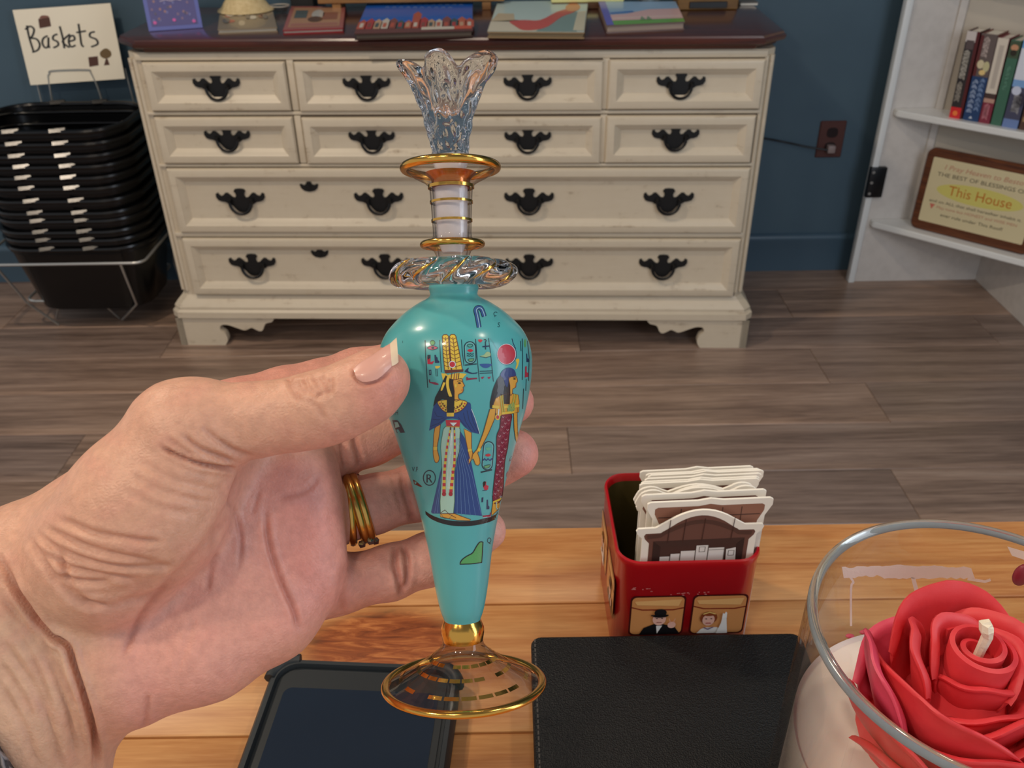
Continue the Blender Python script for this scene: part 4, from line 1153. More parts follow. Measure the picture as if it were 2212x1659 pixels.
def card(i, label, y, top_px, x_shift, kind, yaw, lean, hw=0.0290, full=False):
    topc = at_y(1518 + x_shift, top_px, y)
    bot = ZT + 0.0016
    Ht = topc.z - bot
    zmin = -Ht / hw
    o = V((topc.x, y, bot))
    dx = V((math.cos(R(yaw)), math.sin(R(yaw)), 0)); dy = V((-dx.y, dx.x, 0))
    t = thing('die_cut_card', label, 'card', tuple(o), group='die-cut cards in the red tin')
    def P(x, z, l=0.0):
        zz = Ht + z * hw
        return o + dx * (x * hw) + V((0, 0, zz)) + dy * (lean * (zz - Ht) - l)
    pts = [(x, max(z, zmin)) for x, z in card_shape(kind)]
    pts = [(x, zmin if z <= -2 else z) for x, z in pts]
    bm = NB(); extrude(bm, pts, lambda x, z: P(x, z, 0.0), lambda x, z: P(x, z, -0.0011))
    put('card_stock', bm, CARDW, t)
    a = Art(lambda u, v, l: P(u, v, l), 0.5, 0.00006)
    ins = [(x * 0.875, (z - 0.10) if z > zmin + 0.05 else z) for x, z in pts]
    a.poly(ins, DPR[0] if full else DPR[i % 2 + 0], 0)
    if full:
        a.stroke([(-0.82, -0.49), (-0.62, -0.47)] + [(-0.56 + 1.12 * k / 12, -0.42 + 0.20 * math.sin(math.pi * k / 12)) for k in range(13)] + [(0.62, -0.47), (0.82, -0.49)], 0.075, DPR[2], 2)
        a.poly([(-0.62, -0.70), (0.62, -0.70), (0.72, -0.58), (-0.72, -0.58)], DPR[3], 2)
        a.poly([(-0.66, zmin), (-0.66, -0.66), (0.66, -0.66), (0.66, zmin)], rgb(74, 48, 40), 1)
        a.poly([(-0.72, zmin), (-0.72, -0.58), (-0.60, -0.70), (-0.60, zmin)], rgb(58, 38, 32), 2)
        a.poly([(0.72, zmin), (0.72, -0.58), (0.60, -0.70), (0.60, zmin)], rgb(58, 38, 32), 2)
        for x in (-0.50, -0.26, 0.04, 0.50): a.stroke([(x, -0.62), (x + 0.02, -0.16)], 0.012, rgb(70, 40, 32), 3)
        pg = rgb(228, 226, 220); ln = rgb(110, 104, 98)
        for x0, x1, zt in ((-0.60, -0.44, -0.90), (-0.43, -0.28, -0.85), (-0.27, -0.04, -0.80), (-0.03, 0.16, -0.70), (0.17, 0.42, -0.76)):
            a.poly([(x0, zmin), (x1, zmin), (x1, zt), (x0, zt)], pg, 4); a.stroke([(x1, zmin), (x1, zt)], 0.012, ln, 5)
        a.poly([(0.56, zmin), (0.76, zmin), (0.60, -0.77), (0.45, -0.80)], pg, 4)
        for cx_, cz_ in ((0.065, -0.78), (0.535, -0.88)):
            a.stroke([(cx_ - 0.045, cz_ - 0.05), (cx_ + 0.045, cz_ - 0.05), (cx_ + 0.045, cz_ + 0.05), (cx_ - 0.045, cz_ + 0.05)], 0.013, ln, 5, True)
        a.stroke([(0.17, -0.80), (0.42, -0.80)], 0.008, ln, 5)
    else:
        for x in (-0.45, 0.2, 0.5): a.stroke([(x, -1.2), (x, -0.14)], 0.015, DPR[2], 1)
        a.stroke([(-0.8, -0.30), (0.8, -0.30)], 0.02, DPR[2], 1)
    a.build('bookshelf_print', PRINT, t)
CARDS = [('front die-cut card printed with white books on an arched brown bookshelf', 0.3010, 1102, 0, 0, True),
         ('second die-cut card from the front, flat topped with brown panel corners', 0.3052, 1081, 18, 1, False),
         ('third die-cut card from the front, flat topped', 0.3094, 1064, 4, 1, False),
         ('fourth die-cut card from the front, with rounded scroll corners', 0.3136, 1056, -8, 2, False),
         ('fifth die-cut card from the front, with a low arched top', 0.3178, 1050, -6, 0, False),
         ('sixth die-cut card from the front, with scroll corners', 0.3215, 1049, -14, 2, False),
         ('seventh die-cut card, behind the scroll-cornered ones', 0.3258, 1040, -6, 1, False),
         ('eighth die-cut card from the front of the tin', 0.3298, 1036, -4, 1, False),
         ('ninth die-cut card, fourth from the back', 0.3348, 1029, 2, 1, False),
         ('tenth die-cut card, third from the back', 0.3390, 1022, 8, 1, False),
         ('eleventh die-cut card, second from the back', 0.3430, 1019, 2, 1, False),
         ('rearmost die-cut card in the tin', 0.3475, 1013, -12, 1, False)]
for i, (lab, y, tp, xs, kd, fu) in enumerate(CARDS):
    card(i, lab, y, tp, xs, kd, 2.5 if i < 2 else 3.0, 0.02, full=fu)

# ---------------------------------------------------------- rose candle in a glass jar
CDX, CDY, CDZ, CDR = 0.1361, 0.1734, ZT, 0.0508
cn = thing('rose_candle', 'glass jar candle of white wax topped with a red wax rose', 'candle', (CDX, CDY, CDZ))
JH = 0.150
bm = NB()
ri = CDR - 0.0030
lathe(bm, [(0, 0), (CDR - 0.003, 0), (CDR, 0.003), (CDR, JH - 0.0025)], 128)
lathe(bm, [(ri, JH - 0.0025), (ri, 0.0065), (ri - 0.003, 0.004), (0, 0.004)], 128)
put('jar', bm, thin_glass('clear_jar_glass', edge=(0.62, 0.60, 0.60, 1)), cn, True, smooth=60)
bm = NB()
lathe(bm, [(CDR, JH - 0.0025), (CDR - 0.0003, JH - 0.0008), (CDR - 0.0015, JH), (ri + 0.0003, JH - 0.0008), (ri, JH - 0.0025)], 128, True)
put('jar_rim', bm, simple('jar_rim_glass', rgb(226, 229, 222), 0.06, trans=0.88, ior=1.48), cn, True, smooth=60)
WAX = simple('white_wax', rgb(240, 230, 220), 0.5, sss=0.25, bmp=(90, 0.1, 0.001))
WH = 0.098
bm = NB(); lathe(bm, [(0, 0.0045), (ri - 0.004, 0.0045), (ri - 0.0004, 0.008), (ri - 0.0004, WH + 0.001), (ri - 0.0015, WH - 0.0005), (0.030, WH - 0.001), (0, WH)], 96)
put('wax', bm, WAX, cn, True, smooth=50)
# rose of red wax: a tight spiral heart wrapped by cupped petals
ROSE = simple('red_rose_wax', rgb(228, 70, 75), 0.48, sss=0.22, var=(60, rgb(212, 48, 58), 0.4, 0.75), bmp=(140, 0.25, 0.0008))
ROSE2 = simple('pink_edged_rose_wax', rgb(222, 78, 104), 0.5, sss=0.22, bmp=(140, 0.25, 0.0008))
RC = V((-0.001, 0.002, 0.0))
def heart_mesh():
    bm = NB(); n = 120; A = []; B = []; Cc = []; D = []
    for k in range(n + 1):
        f = k / n; a = R(40 + 800 * f); r = 0.0022 + 0.0072 * f
        z = 0.1405 + 0.0035 * math.sin(math.pi * f) - 0.0005 * f
        c, s = math.cos(a), math.sin(a)
        A.append(RC + V((c * r, s * r, 0.118))); B.append(RC + V((c * (r + 0.0006), s * (r + 0.0006), z)))
        Cc.append(RC + V((c * (r + 0.0020), s * (r + 0.0020), z - 0.0004))); D.append(RC + V((c * (r + 0.0012), s * (r + 0.0012), 0.118)))
    loft(bm, [list(t) for t in zip(A, B, Cc, D)])
    lathe_rings = [[RC + V((r * math.cos(R(a)), r * math.sin(R(a)), z)) for a in range(0, 360, 15)] for r, z in ((0.027, 0.101), (0.024, 0.109), (0.013, 0.119), (0.0075, 0.136), (0.001, 0.1375))]
    loft(bm, lathe_rings)
    bmesh.ops.recalc_face_normals(bm, faces=bm.faces)
    return bm
rose = put('rose', heart_mesh(), ROSE, cn, True, smooth=50)
def petal(alpha, hw, rb, rt, zb, zt, flare, th=0.0023, point=0.25, roll=0.0022, cx=0.0, cy=0.0, mat=None, skew=0.0):
    bm = NB(); nu, nv = 22, 14
    def P(u, v):
        ang = R(alpha) + u * R(hw) + skew * v * 0.3
        top = 1.0 - 0.34 * abs(u) ** 2.6 + point * 0.12 * max(0, 1 - abs(u) * 3)
        zz = zb + (zt - zb) * v * top
        belly = math.sin(min(1, v) * math.pi * 0.62)
        r = rb + (rt - rb) * belly + flare * v ** 3
        if v > 0.86: zz -= roll * ((v - 0.86) / 0.14) ** 2 * 0.9; r += roll * ((v - 0.86) / 0.14) * 0.8
        r += 0.0006 * math.sin(u * 7 + alpha) * v
        return RC + V((cx + math.cos(ang) * r, cy + math.sin(ang) * r, zz))
    grid = [[P(-1 + 2 * i / nu, j / nv) for i in range(nu + 1)] for j in range(nv + 1)]
    rows = []
    for sgn in (0, 1):
        G = []
        for j in range(nv + 1):
            row = []
            for i in range(nu + 1):
                p = grid[j][i]
                du = grid[j][min(i + 1, nu)] - grid[j][max(i - 1, 0)]; dv = grid[min(j + 1, nv)][i] - grid[max(j - 1, 0)][i]
                nn = du.cross(dv).normalized()
                e = min(1.0, (1 - abs(-1 + 2 * i / nu)) * 5 + 0.25) * min(1.0, (1 - j / nv) * 5 + 0.35)
                row.append(bm.verts.new(p + nn * (th * e * (0.5 if sgn else -0.5))))
            G.append(row)
        rows.append(G)
    for G in rows:
        for j in range(nv):
            for i in range(nu): bm.faces.new((G[j][i], G[j][i + 1], G[j + 1][i + 1], G[j + 1][i]))
    a, b = rows
    bd_ = [(0, i) for i in range(nu)] + [(j, nu) for j in range(nv)] + [(nv, i) for i in range(nu, 0, -1)] + [(j, 0) for j in range(nv, 0, -1)]
    for (j0, i0), (j1, i1) in zip(bd_, bd_[1:] + bd_[:1]):
        bm.faces.new((a[j0][i0], a[j1][i1], b[j1][i1], b[j0][i0]))
    bmesh.ops.recalc_face_normals(bm, faces=bm.faces)
    put('petal', bm, mat or ROSE, rose, True, smooth=70)
for al, hw, rb, rt, zb, zt, fl, m in (
        (255, 80, 0.005, 0.0100, 0.116, 0.1385, 0.0008, None), (15, 80, 0.005, 0.0108, 0.116, 0.1430, 0.0010, None), (120, 76, 0.005, 0.0112, 0.116, 0.1450, 0.0010, None),
        (282, 66, 0.008, 0.0150, 0.110, 0.1320, 0.0006, None), (162, 46, 0.008, 0.0160, 0.110, 0.1450, 0.0022, None), (35, 66, 0.008, 0.0155, 0.110, 0.1440, 0.0016, None),
        (214, 66, 0.013, 0.0240, 0.104, 0.1390, 0.0010, None), (302, 58, 0.010, 0.0185, 0.106, 0.1345, 0.0010, None), (262, 52, 0.0145, 0.0262, 0.102, 0.1290, 0.0014, None), (332, 58, 0.012, 0.0222, 0.104, 0.1325, 0.0016, None), (92, 66, 0.012, 0.0212, 0.106, 0.1470, 0.0012, None),
        (176, 40, 0.016, 0.0272, 0.101, 0.1400, 0.0022, ROSE2), (280, 64, 0.017, 0.0282, 0.100, 0.1205, 0.0034, None), (20, 50, 0.016, 0.0265, 0.102, 0.1350, 0.0026, None),
        (236, 46, 0.019, 0.0310, 0.100, 0.1180, 0.0026, None), (322, 42, 0.019, 0.0310, 0.100, 0.1175, 0.0036, ROSE2), (200, 36, 0.019, 0.0312, 0.100, 0.1300, 0.0022, None), (112, 50, 0.017, 0.0275, 0.102, 0.1260, 0.0024, ROSE2)):
    petal(al, hw, rb, rt, zb, zt, fl, mat=m)
bm = NB()
wz = [(0.0, 0.0, 0.134, 0.0014), (0.0002, -0.0002, 0.142, 0.0014), (0.0004, -0.0004, 0.1475, 0.0016), (-0.0005, -0.0004, 0.1500, 0.0020), (-0.0008, 0.0002, 0.1516, 0.0021), (0.0003, 0.0001, 0.1524, 0.0012)]
tube(bm, [RC + V(p[:3]) for p in wz], [p[3] for p in wz], 7)
put('wick', bm, simple('waxed_cotton_wick', rgb(244, 230, 206), 0.6, bmp=(600, 0.5, 0.0006)), cn, True)
# wax left on the inside of the glass, and two red crumbs on the white wax
bm = NB(); lathe(bm, [(ri - 0.0002, 0.05), (ri - 0.0002, 0.149)], 128)
bmesh.ops.translate(bm, vec=(CDX, CDY, CDZ), verts=bm.verts)
jarmap = bvh_map(BVHTree.FromBMesh(bm)); bm.free()
a = Art(jarmap, 14, 0.0001)
rnd = random.Random(2)
top = [(1818 + 8 * k, 1228 - 5 * math.sin(k * 0.09) - rnd.uniform(0, 4)) for k in range(36)]
botm = [(x + (4 if k < 30 else 8), 1243 + (5 if k > 10 else 0) + rnd.uniform(-2, 3) + (3 if k < 4 else 0)) for k, (x, y) in enumerate(top)]
CW = rgb(238, 222, 206)
a.poly(top + list(reversed(botm)), CW)
a.stroke(curve2([(1836, 1246), (1843, 1258), (1838, 1270), (1838, 1352)], 4), 5, CW)
a.stroke(curve2([(1972, 1246), (1976, 1262), (1982, 1284)], 4), 9, CW)
a.stroke([(2090, 1250), (2128, 1256), (2140, 1252)], 6, CW)
a.poly([(2176, 1180), (2230, 1196), (2260, 1206), (2258, 1222), (2222, 1212), (2186, 1200)], CW)
a.build('wax_smear', attr_mat('wax_smear', 0.4, spec=0.4), cn)
p = jarmap(2208, 1242, 0.0)
bm = NB(); bmesh.ops.create_uvsphere(bm, u_segments=20, v_segments=12, radius=1.0)
bmesh.ops.scale(bm, vec=(0.0030, 0.0018, 0.0046), verts=bm.verts); bmesh.ops.translate(bm, vec=p, verts=bm.verts)
put('dark_red_bead', bm, simple('bead_dark_red', rgb(140, 44, 56), 0.4), cn, smooth=60)  # small dark red bead on the inner back wall of the jar
for u, v in ((1836, 1374), (1866, 1366)):
    q = at_z(u, v, CDZ + WH + 0.0006)
    bm = NB(); bmesh.ops.create_uvsphere(bm, u_segments=12, v_segments=8, radius=1.0)
    bmesh.ops.scale(bm, vec=(0.0016, 0.0010, 0.0007), verts=bm.verts); bmesh.ops.translate(bm, vec=q, verts=bm.verts)
    put('wax_crumb', bm, ROSE2, cn, smooth=60)

# ============================================================ PERFUME BOTTLE (held)
D0 = 0.230
def dax(y): return D0 + (y - 829.5) / FPX * D0 * math.tan(R(2.1))
PT, PB = pix(973, 355, dax(355)), pix(1002.5, 1475, dax(1475))
BAX = (PT - PB).normalized()
BOT = pix(1004.4, 1548, dax(1548)) - BAX * 0.0
BOT = PB - BAX * ((PB - BOT).dot(BAX))
bx = CR @ V((1, 0, 0)); bx = (bx - BAX * bx.dot(BAX)).normalized(); by = BAX.cross(bx)
BM = Matrix((bx, by, BAX)).transposed().to_4x4(); BM.translation = PB
LEN = (PT - PB).length
def zy(y):
    """height along the bottle axis (0 at the foot rim plane) seen at picture row y"""
    lo, hi = -0.02, 0.25
    for _ in range(40):
        m = (lo + hi) / 2
        if proj(PB + BAX * m)[1] > y: lo = m
        else: hi = m
    return (lo + hi) / 2
def rr_(hw, y): return hw * dax(y) / FPX
pb = thing('perfume_bottle', 'turquoise glass perfume bottle with gilt rims and egyptian-style printed figures, held upright', 'bottle', mat=BM)
CLEAR = glass('clear_blown_glass', (1, 1, 1, 1), 0.03, 1.47, bmp=(260, 0.05, 0.0004))
TEAL = simple('turquoise_milk_glass', rgb(84, 172, 174), 0.3, coat=0.4, sss=0.12, var=(18, rgb(94, 180, 181), 0.4, 0.7), coat_rough=0.16)
# teal body
PROF = [(1352, 33), (1345, 37), (1335, 40), (1322, 45), (1305, 49.5), (1280, 54.5), (1250, 59.5), (1215, 64.5), (1180, 70), (1145, 77), (1110, 84.5), (1070, 94), (1030, 105), (990, 117), (950, 129), (920, 138.5), (895, 146.5), (870, 153), (845, 158.5), (820, 162.5), (795, 165), (772, 165), (755, 162.5), (740, 158.5), (725, 152), (712, 144), (698, 132), (685, 119), (672, 104), (661, 88.5), (652, 74), (646, 62), (641, 54), (636, 51), (628, 52.5), (622, 54), (615, 52), (606, 51), (600, 50)]
BY_ = smooth_curve([(rr_(h, y), zy(y), 0) for y, h in PROF], 3)
prof = [(0, zy(1353))] + [(p.x, p.y) for p in BY_] + [(rr_(47, 600), zy(599)), (rr_(46, 603), zy(603)), (rr_(20, 610), zy(612)), (0, zy(612))]
bm = NB(); lathe(bm, prof, 192)
body = put('body', bm, TEAL, pb, True, smooth=45)
# gilt collar at the foot of the body
bm = NB(); lathe(bm, [(rr_(34, 1340), zy(1337)), (rr_(39, 1340), zy(1337.5)), (rr_(42, 1345), zy(1344)), (rr_(46, 1355), zy(1354)), (rr_(46.5, 1362), zy(1364)), (rr_(44.5, 1376), zy(1376)), (rr_(43, 1380), zy(1383)), (rr_(34, 1380), zy(1383))], 96, True)
put('gilt_collar', bm, GOLD, pb, True, smooth=40)
# glass foot: a hollow trumpet
fo = [(1383, 43), (1392, 45), (1402, 53), (1414, 67), (1428, 86), (1442, 108), (1455, 130), (1464, 147), (1470, 160), (1474, 168)]
outp = [(rr_(h, 1430), zy(y)) for y, h in fo]
bm = NB()
inn = [(max(r - 0.0016, 0.001), z - 0.0012) for r, z in outp[3:]]
lathe(bm, [(0, outp[0][1] + 0.0002)] + [(outp[0][0] * 0.98, outp[0][1] + 0.0002)] + outp + [(rr_(169, 1475), zy(1479))] + list(reversed(inn)) + [(0, inn[0][1] + 0.0006)], 160)
put('foot', bm, thin_glass('foot_glass', (0.96, 0.92, 0.88, 1), edge=(0.5, 0.45, 0.42, 1), gloss=0.75), pb, True, smooth=50)
bm = NB(); RR = rr_(169, 1475); rt = rr_(9, 1475)
lathe(bm, [(RR + rt * math.cos(R(a)), zy(1475) + rt * 0.9 * math.sin(R(a))) for a in range(0, 360, 24)], 160, True)
put('gilt_foot_rim', bm, GOLD, pb, True, smooth=60)
# broken gilt lines round the foot
bm = NB(); rnd = random.Random(6)
for (yq, hq) in ((1417, 71.0), (1436, 98.3), (1458, 135.6)):
    r0, z0 = rr_(hq, 1430) + 0.0001, zy(yq) + 0.0001
    # follow the outer wall at this height
    for i in range(len(outp) - 1):
        if outp[i + 1][1] <= z0 <= outp[i][1]:
            f = (z0 - outp[i][1]) / (outp[i + 1][1] - outp[i][1]); r0 = outp[i][0] + f * (outp[i + 1][0] - outp[i][0]) + 0.00012
    for k in range(24):
        if rnd.random() < 0.22: continue
        a0, a1 = R(15 * k + 1), R(15 * k + 14)
        def q(a, dr, dz): return bm.verts.new(((r0 + dr) * math.cos(a), (r0 + dr) * math.sin(a), z0 + dz))
        pr = [(q(a0 + (a1 - a0) * j / 4, 0.0005, -0.0003), q(a0 + (a1 - a0) * j / 4, -0.0004, 0.00035)) for j in range(5)]
        for (v0, v1), (v2, v3) in zip(pr, pr[1:]): bm.faces.new((v0, v2, v3, v1))
put('gilt_foot_lines', bm, GOLD, pb, True)
# ribbed glass collar
n_phi, n_th = 240, 26
rings = []
R0, AR, AZ = rr_(93, 590), rr_(42, 590), rr_(29, 590)
zc = zy(592)
for k in range(n_phi):
    ph_ = 2 * math.pi * k / n_phi; ring = []
    for j in range(n_th):
        th_ = 2 * math.pi * j / n_th
        w = 1 + 0.12 * math.cos(11 * ph_ - 3.4 * math.sin(th_))
        wob = 0.0006 * math.sin(5 * ph_ + 1)
        r = R0 + AR * math.cos(th_) * w; z = zc + AZ * math.sin(th_) * (0.92 + 0.08 * w) + wob * math.cos(th_)
        ring.append(V((r * math.cos(ph_), r * math.sin(ph_), z)))
    rings.append(ring)
bm = NB()
rv = [[bm.verts.new(p) for p in r] for r in rings]
for k in range(n_phi):
    A_, B_ = rv[k], rv[(k + 1) % n_phi]
    for j in range(n_th): bm.faces.new((A_[j], B_[j], B_[(j + 1) % n_th], A_[(j + 1) % n_th]))
bmesh.ops.recalc_face_normals(bm, faces=bm.faces)
put('ribbed_collar', bm, CLEAR, pb, True, smooth=180)
bm = NB()
for k in range(11):
    path = []
    for j in range(9):
        th_ = R(-52 + 13 * j)
        ph_ = (2 * math.pi * (k + 0.42) + 3.4 * math.sin(th_)) / 11
        w = 1 + 0.12 * math.cos(11 * ph_ - 3.4 * math.sin(th_))
        r = R0 + AR * math.cos(th_) * w + 0.00005; z = zc + AZ * math.sin(th_) * (0.92 + 0.08 * w) + 0.0006 * math.sin(5 * ph_ + 1) * math.cos(th_)
        path.append((r * math.cos(ph_), r * math.sin(ph_), z))
    tube(bm, path, [0.0001, 0.0002, 0.0003, 0.00042, 0.00045, 0.0004, 0.0003, 0.0002, 0.0001], 6)
put('gilt_rib_lines', bm, GOLD, pb, True, smooth=60)
# glass neck with two flanges
nk = [(600, 40), (580, 38), (565, 36), (552, 36.5), (543, 40), (537, 50), (532, 60), (528, 64)]
nk2 = [(524, 60), (519, 50), (514, 43), (505, 41.5), (480, 42.5), (440, 44.5), (412, 46.5), (402, 49), (394, 58), (384, 78), (374, 92), (367, 98)]
tip = [(358, 98), (360, 90), (366, 76), (374, 60), (382, 48), (390, 42), (420, 40), (470, 38.5), (520, 36), (560, 30)]
bm = NB()
lathe(bm, [(0, zy(598))] + [(rr_(h, y), zy(y)) for y, h in nk + nk2 + tip] + [(0, zy(562))], 128)
put('neck', bm, thin_glass('neck_glass', (0.98, 0.97, 0.97, 1), edge=(0.36, 0.33, 0.34, 1), gloss=0.7), pb, True, smooth=60)
for yq, hq, tq, nm in ((363, 100, 9.5, 'gilt_lip'), (528, 63, 7.5, 'gilt_neck_ring')):
    bm = NB(); lathe(bm, [(rr_(hq, yq) + rr_(tq, yq) * math.cos(R(a)), zy(yq) + rr_(tq, yq) * math.sin(R(a))) for a in range(0, 360, 24)], 128, True)
    put(nm, bm, GOLD, pb, True, smooth=60)
for yq, hq, hgt in ((404, 48.6, 7), (437, 44.9, 5), (477, 42.9, 5)):
    bm = NB(); lathe(bm, [(rr_(hq, yq), zy(yq - hgt / 2)), (rr_(hq, yq) + 0.0002, zy(yq - hgt / 2)), (rr_(hq, yq) + 0.0002, zy(yq + hgt / 2)), (rr_(hq, yq), zy(yq + hgt / 2))], 96, True)
    put('gilt_neck_line', bm, GOLD, pb, True, smooth=40)
bm = NB(); lathe(bm, [(rr_(55, 376), zy(374)), (rr_(46.5, 383), zy(383)), (rr_(41.2, 391), zy(391)), (rr_(39.8, 405), zy(407)), (rr_(39.3, 405), zy(407)), (rr_(40.7, 391), zy(391)), (rr_(46, 383), zy(383)), (rr_(54.5, 376), zy(374))], 96, True)
put('amber_lining', bm, simple('amber_gilt_lining', rgb(206, 120, 50), 0.25, 0.75), pb, True, smooth=60)
# ground stem of the stopper inside the neck
bm = NB(); lathe(bm, [(0, zy(548)), (rr_(22, 540), zy(546)), (rr_(32, 510), zy(522)), (rr_(34.5, 450), zy(450)), (rr_(36, 400), zy(408)), (rr_(31, 372), zy(372)), (rr_(40, 350), zy(346)), (rr_(37, 340), zy(338)), (0, zy(338))], 64)
put('stopper_stem', bm, simple('ground_glass', rgb(246, 240, 238), 0.22, trans=0.3, coat=0.4), pb, True, smooth=50)
# flower stopper
nphi, ns = 150, 34
TIPS = [(103, 1.00, 0.95), (36, 0.98, 1.24), (166, 0.97, 1.10), (236, 0.94, 1.0), (304, 0.94, 1.05)]
z_b, z_t = zy(338), zy(132)
def lobe(deg):
    best = 0; hh = 1; ww = 1
    for a, h, w_ in TIPS:
        d = abs((deg - a + 180) % 360 - 180)
        v = math.cos(min(d / 37.0, 1.0) * math.pi / 2) ** 0.5
        if v > best: best = v; hh = h; ww = 1 + (w_ - 1) * v
    return best, hh, ww
def flower(deg, s, inner):
    lb, hh, ww = lobe(deg)
    lip = 0.72 + 0.28 * lb * hh            # rim height
    t_ = s * lip
    rs = np.interp(t_, [0, 0.08, 0.3, 0.5, 0.64, 0.76, 0.88, 1.0], [38, 40, 48, 56, 65, 75, 86, 98])
    r = rr_(rs, 200) * (1 + (ww - 1) * min(1, t_ * 1.2) ** 2)
    r *= 1 + (0.07 * math.cos(math.radians(5 * (deg - 98))) + 0.035 * math.cos(math.radians(15 * deg + 40))) * min(1, t_ * 2.2)
    r += 0.00025 * math.sin(math.radians(deg * 7) + s * 21) + 0.0002 * math.sin(math.radians(deg * 13) - s * 33)
    if lb < 0.25: r *= 1 - 0.10 * (0.25 - lb) / 0.25 * s
    z = z_b + (z_t - z_b) * t_
    if inner:
        z_floor = 0.42
        tt = z_floor + (lip - z_floor) * s
        rs2 = np.interp(tt, [0.42, 0.46, 0.6, 0.76, 0.88, 1.0], [6, 24, 38, 52, 67, 86])
        r = rr_(rs2, 200) * (1 + (ww - 1) * min(1, tt * 1.2) ** 2) * (1 + 0.05 * math.cos(math.radians(5 * (deg - 98))))
        if lb < 0.25: r *= 1 - 0.10 * (0.25 - lb) / 0.25 * s
        z = z_b + (z_t - z_b) * tt
    a = math.radians(deg)
    # 0 deg = picture right, 90 deg = towards the viewer
    return V((r * math.cos(a), -r * math.sin(a), z))
bm = NB()
seq = []
for j in range(ns + 1): seq.append((j / ns, False))
for j in range(ns // 2, -1, -1): seq.append((j / (ns // 2), True))
rv = []
for s_, inn_ in seq:
    ring = []
    for k in range(nphi):
        ring.append(bm.verts.new(flower(360 * k / nphi, s_, inn_)))
    rv.append(ring)
for A_, B_ in zip(rv, rv[1:]):
    for k in range(nphi): bm.faces.new((A_[k], A_[(k + 1) % nphi], B_[(k + 1) % nphi], B_[k]))
bm.faces.new(rv[0]); bm.faces.new(list(reversed(rv[-1])))
bmesh.ops.recalc_face_normals(bm, faces=bm.faces)
for _ in range(5): bmesh.ops.smooth_vert(bm, verts=bm.verts, factor=0.4, use_axis_x=True, use_axis_y=True, use_axis_z=True)
put('flower_stopper', bm, glass('pressed_flower_glass', (1, 1, 1, 1), 0.035, 1.45, bmp=(420, 0.16, 0.0005)), pb, True, smooth=180)

# ---------------------------------------------------------- enamel print on the body
BODY_BVH = bvh_of(body)
bmap = bvh_map(BODY_BVH)
K4 = lambda X, Y: (810 + X / 5.924, 620 + Y / 5.924)
K5 = lambda X, Y: (830 + X / 6.32, 880 + Y / 6.32)
K6 = lambda X, Y: (800 + X / 3.6075, 1100 + Y / 3.6075)
P4 = lambda *q: [K4(*p) for p in q]
P5 = lambda *q: [K5(*p) for p in q]
P6 = lambda *q: [K6(*p) for p in q]
YEL, OCR, BLK, NVY, BLU, REDc, DRED, GRN, PALE, WHT, BRN = (rgb(222, 192, 66), rgb(214, 160, 58), rgb(22, 20, 22), rgb(26, 44, 84), rgb(34, 66, 130), rgb(190, 44, 58), rgb(132, 34, 58), rgb(84, 160, 90), rgb(166, 206, 190), rgb(214, 230, 232), rgb(98, 44, 30))
LBL = rgb(96, 132, 186)
def A_(): return Art(bmap, 9.0, 0.00003)
# left lady ------------------------------------------------
a = A_()
for pts in (P4((862, 632), (880, 612), (920, 610), (940, 630), (950, 820), (975, 1060), (892, 1062), (872, 860)), P4((956, 630), (975, 608), (1015, 608), (1035, 630), (1072, 800), (1118, 1055), (985, 1060), (962, 840))):
    a.poly(pts, YEL, 0); a.stroke(pts, 1.6, BRN, 1, True)
a.stroke(P4((900, 640), (915, 840), (940, 1050)), 1.3, BRN, 1); a.stroke(P4((996, 640), (1015, 800), (1040, 1050)), 1.3, BRN, 1)
for i in range(8):
    y = 660 + i * 50; dx = i * 4.5
    a.stroke(P4((866 + dx * .5, y - 12), (902 + dx, y + 12), (944 + dx, y - 12)), 1.2, BRN, 1); a.stroke(P4((962 + dx * .4, y - 12), (998 + dx, y + 12), (1042 + dx * 1.8, y - 12)), 1.2, BRN, 1)
a.ell(*K4(990, 990), 7.6, 7.6, WHT, 2); a.ell(*K4(990, 990), 6, 6, REDc, 3)
a.poly(P4((886, 1066), (1132, 1052), (1128, 1084), (900, 1104)), BRN, 2)
a.poly(P4((850, 1104), (905, 1106), (935, 1130), (1060, 1096), (1172, 1112), (1118, 1172), (1010, 1190), (930, 1210), (870, 1190)), YEL, 1)
for x in (985, 1020, 1050, 1075): a.stroke(P4((x, 1100), (x - 12, 1190)), 1.8, BRN if x % 2 else rgb(150, 60, 40), 2)
a.poly(P4((905, 1130), (870, 1200), (835, 1290), (770, 1410), (745, 1530), (800, 1470), (860, 1432), (925, 1440), (925, 1608), (1012, 1608), (1018, 1400), (1012, 1230), (1000, 1180), (960, 1170)), BLK, 2)
face = curve2(P4((1000, 1200), (1040, 1185), (1110, 1170), (1122, 1215), (1146, 1262), (1126, 1282), (1132, 1318), (1112, 1352), (1070, 1372), (1068, 1420), (1090, 1440), (1020, 1452), (1016, 1330)), 3, True)
a.poly(face, OCR, 3); a.stroke(face, 1.2, BRN, 4, True)
a.ell(*K4(1080, 1228), 3.4, 1.7, BLK, 5); a.stroke(P4((1050, 1205), (1085, 1198), (1115, 1206)), 1.2, BLK, 5); a.stroke(P4((1104, 1318), (1124, 1314)), 1.3, REDc, 5); a.ell(*K4(1034, 1262), 2.2, 4, YEL, 5)
a.poly(curve2(P4((935, 1130), (965, 1120), (946, 1200), (952, 1290), (985, 1392), (975, 1414), (945, 1388), (915, 1280), (912, 1190)), 3, True), YEL, 4)
a.poly(P4((875, 1218), (905, 1222), (862, 1322), (842, 1330), (846, 1300)), YEL, 3)
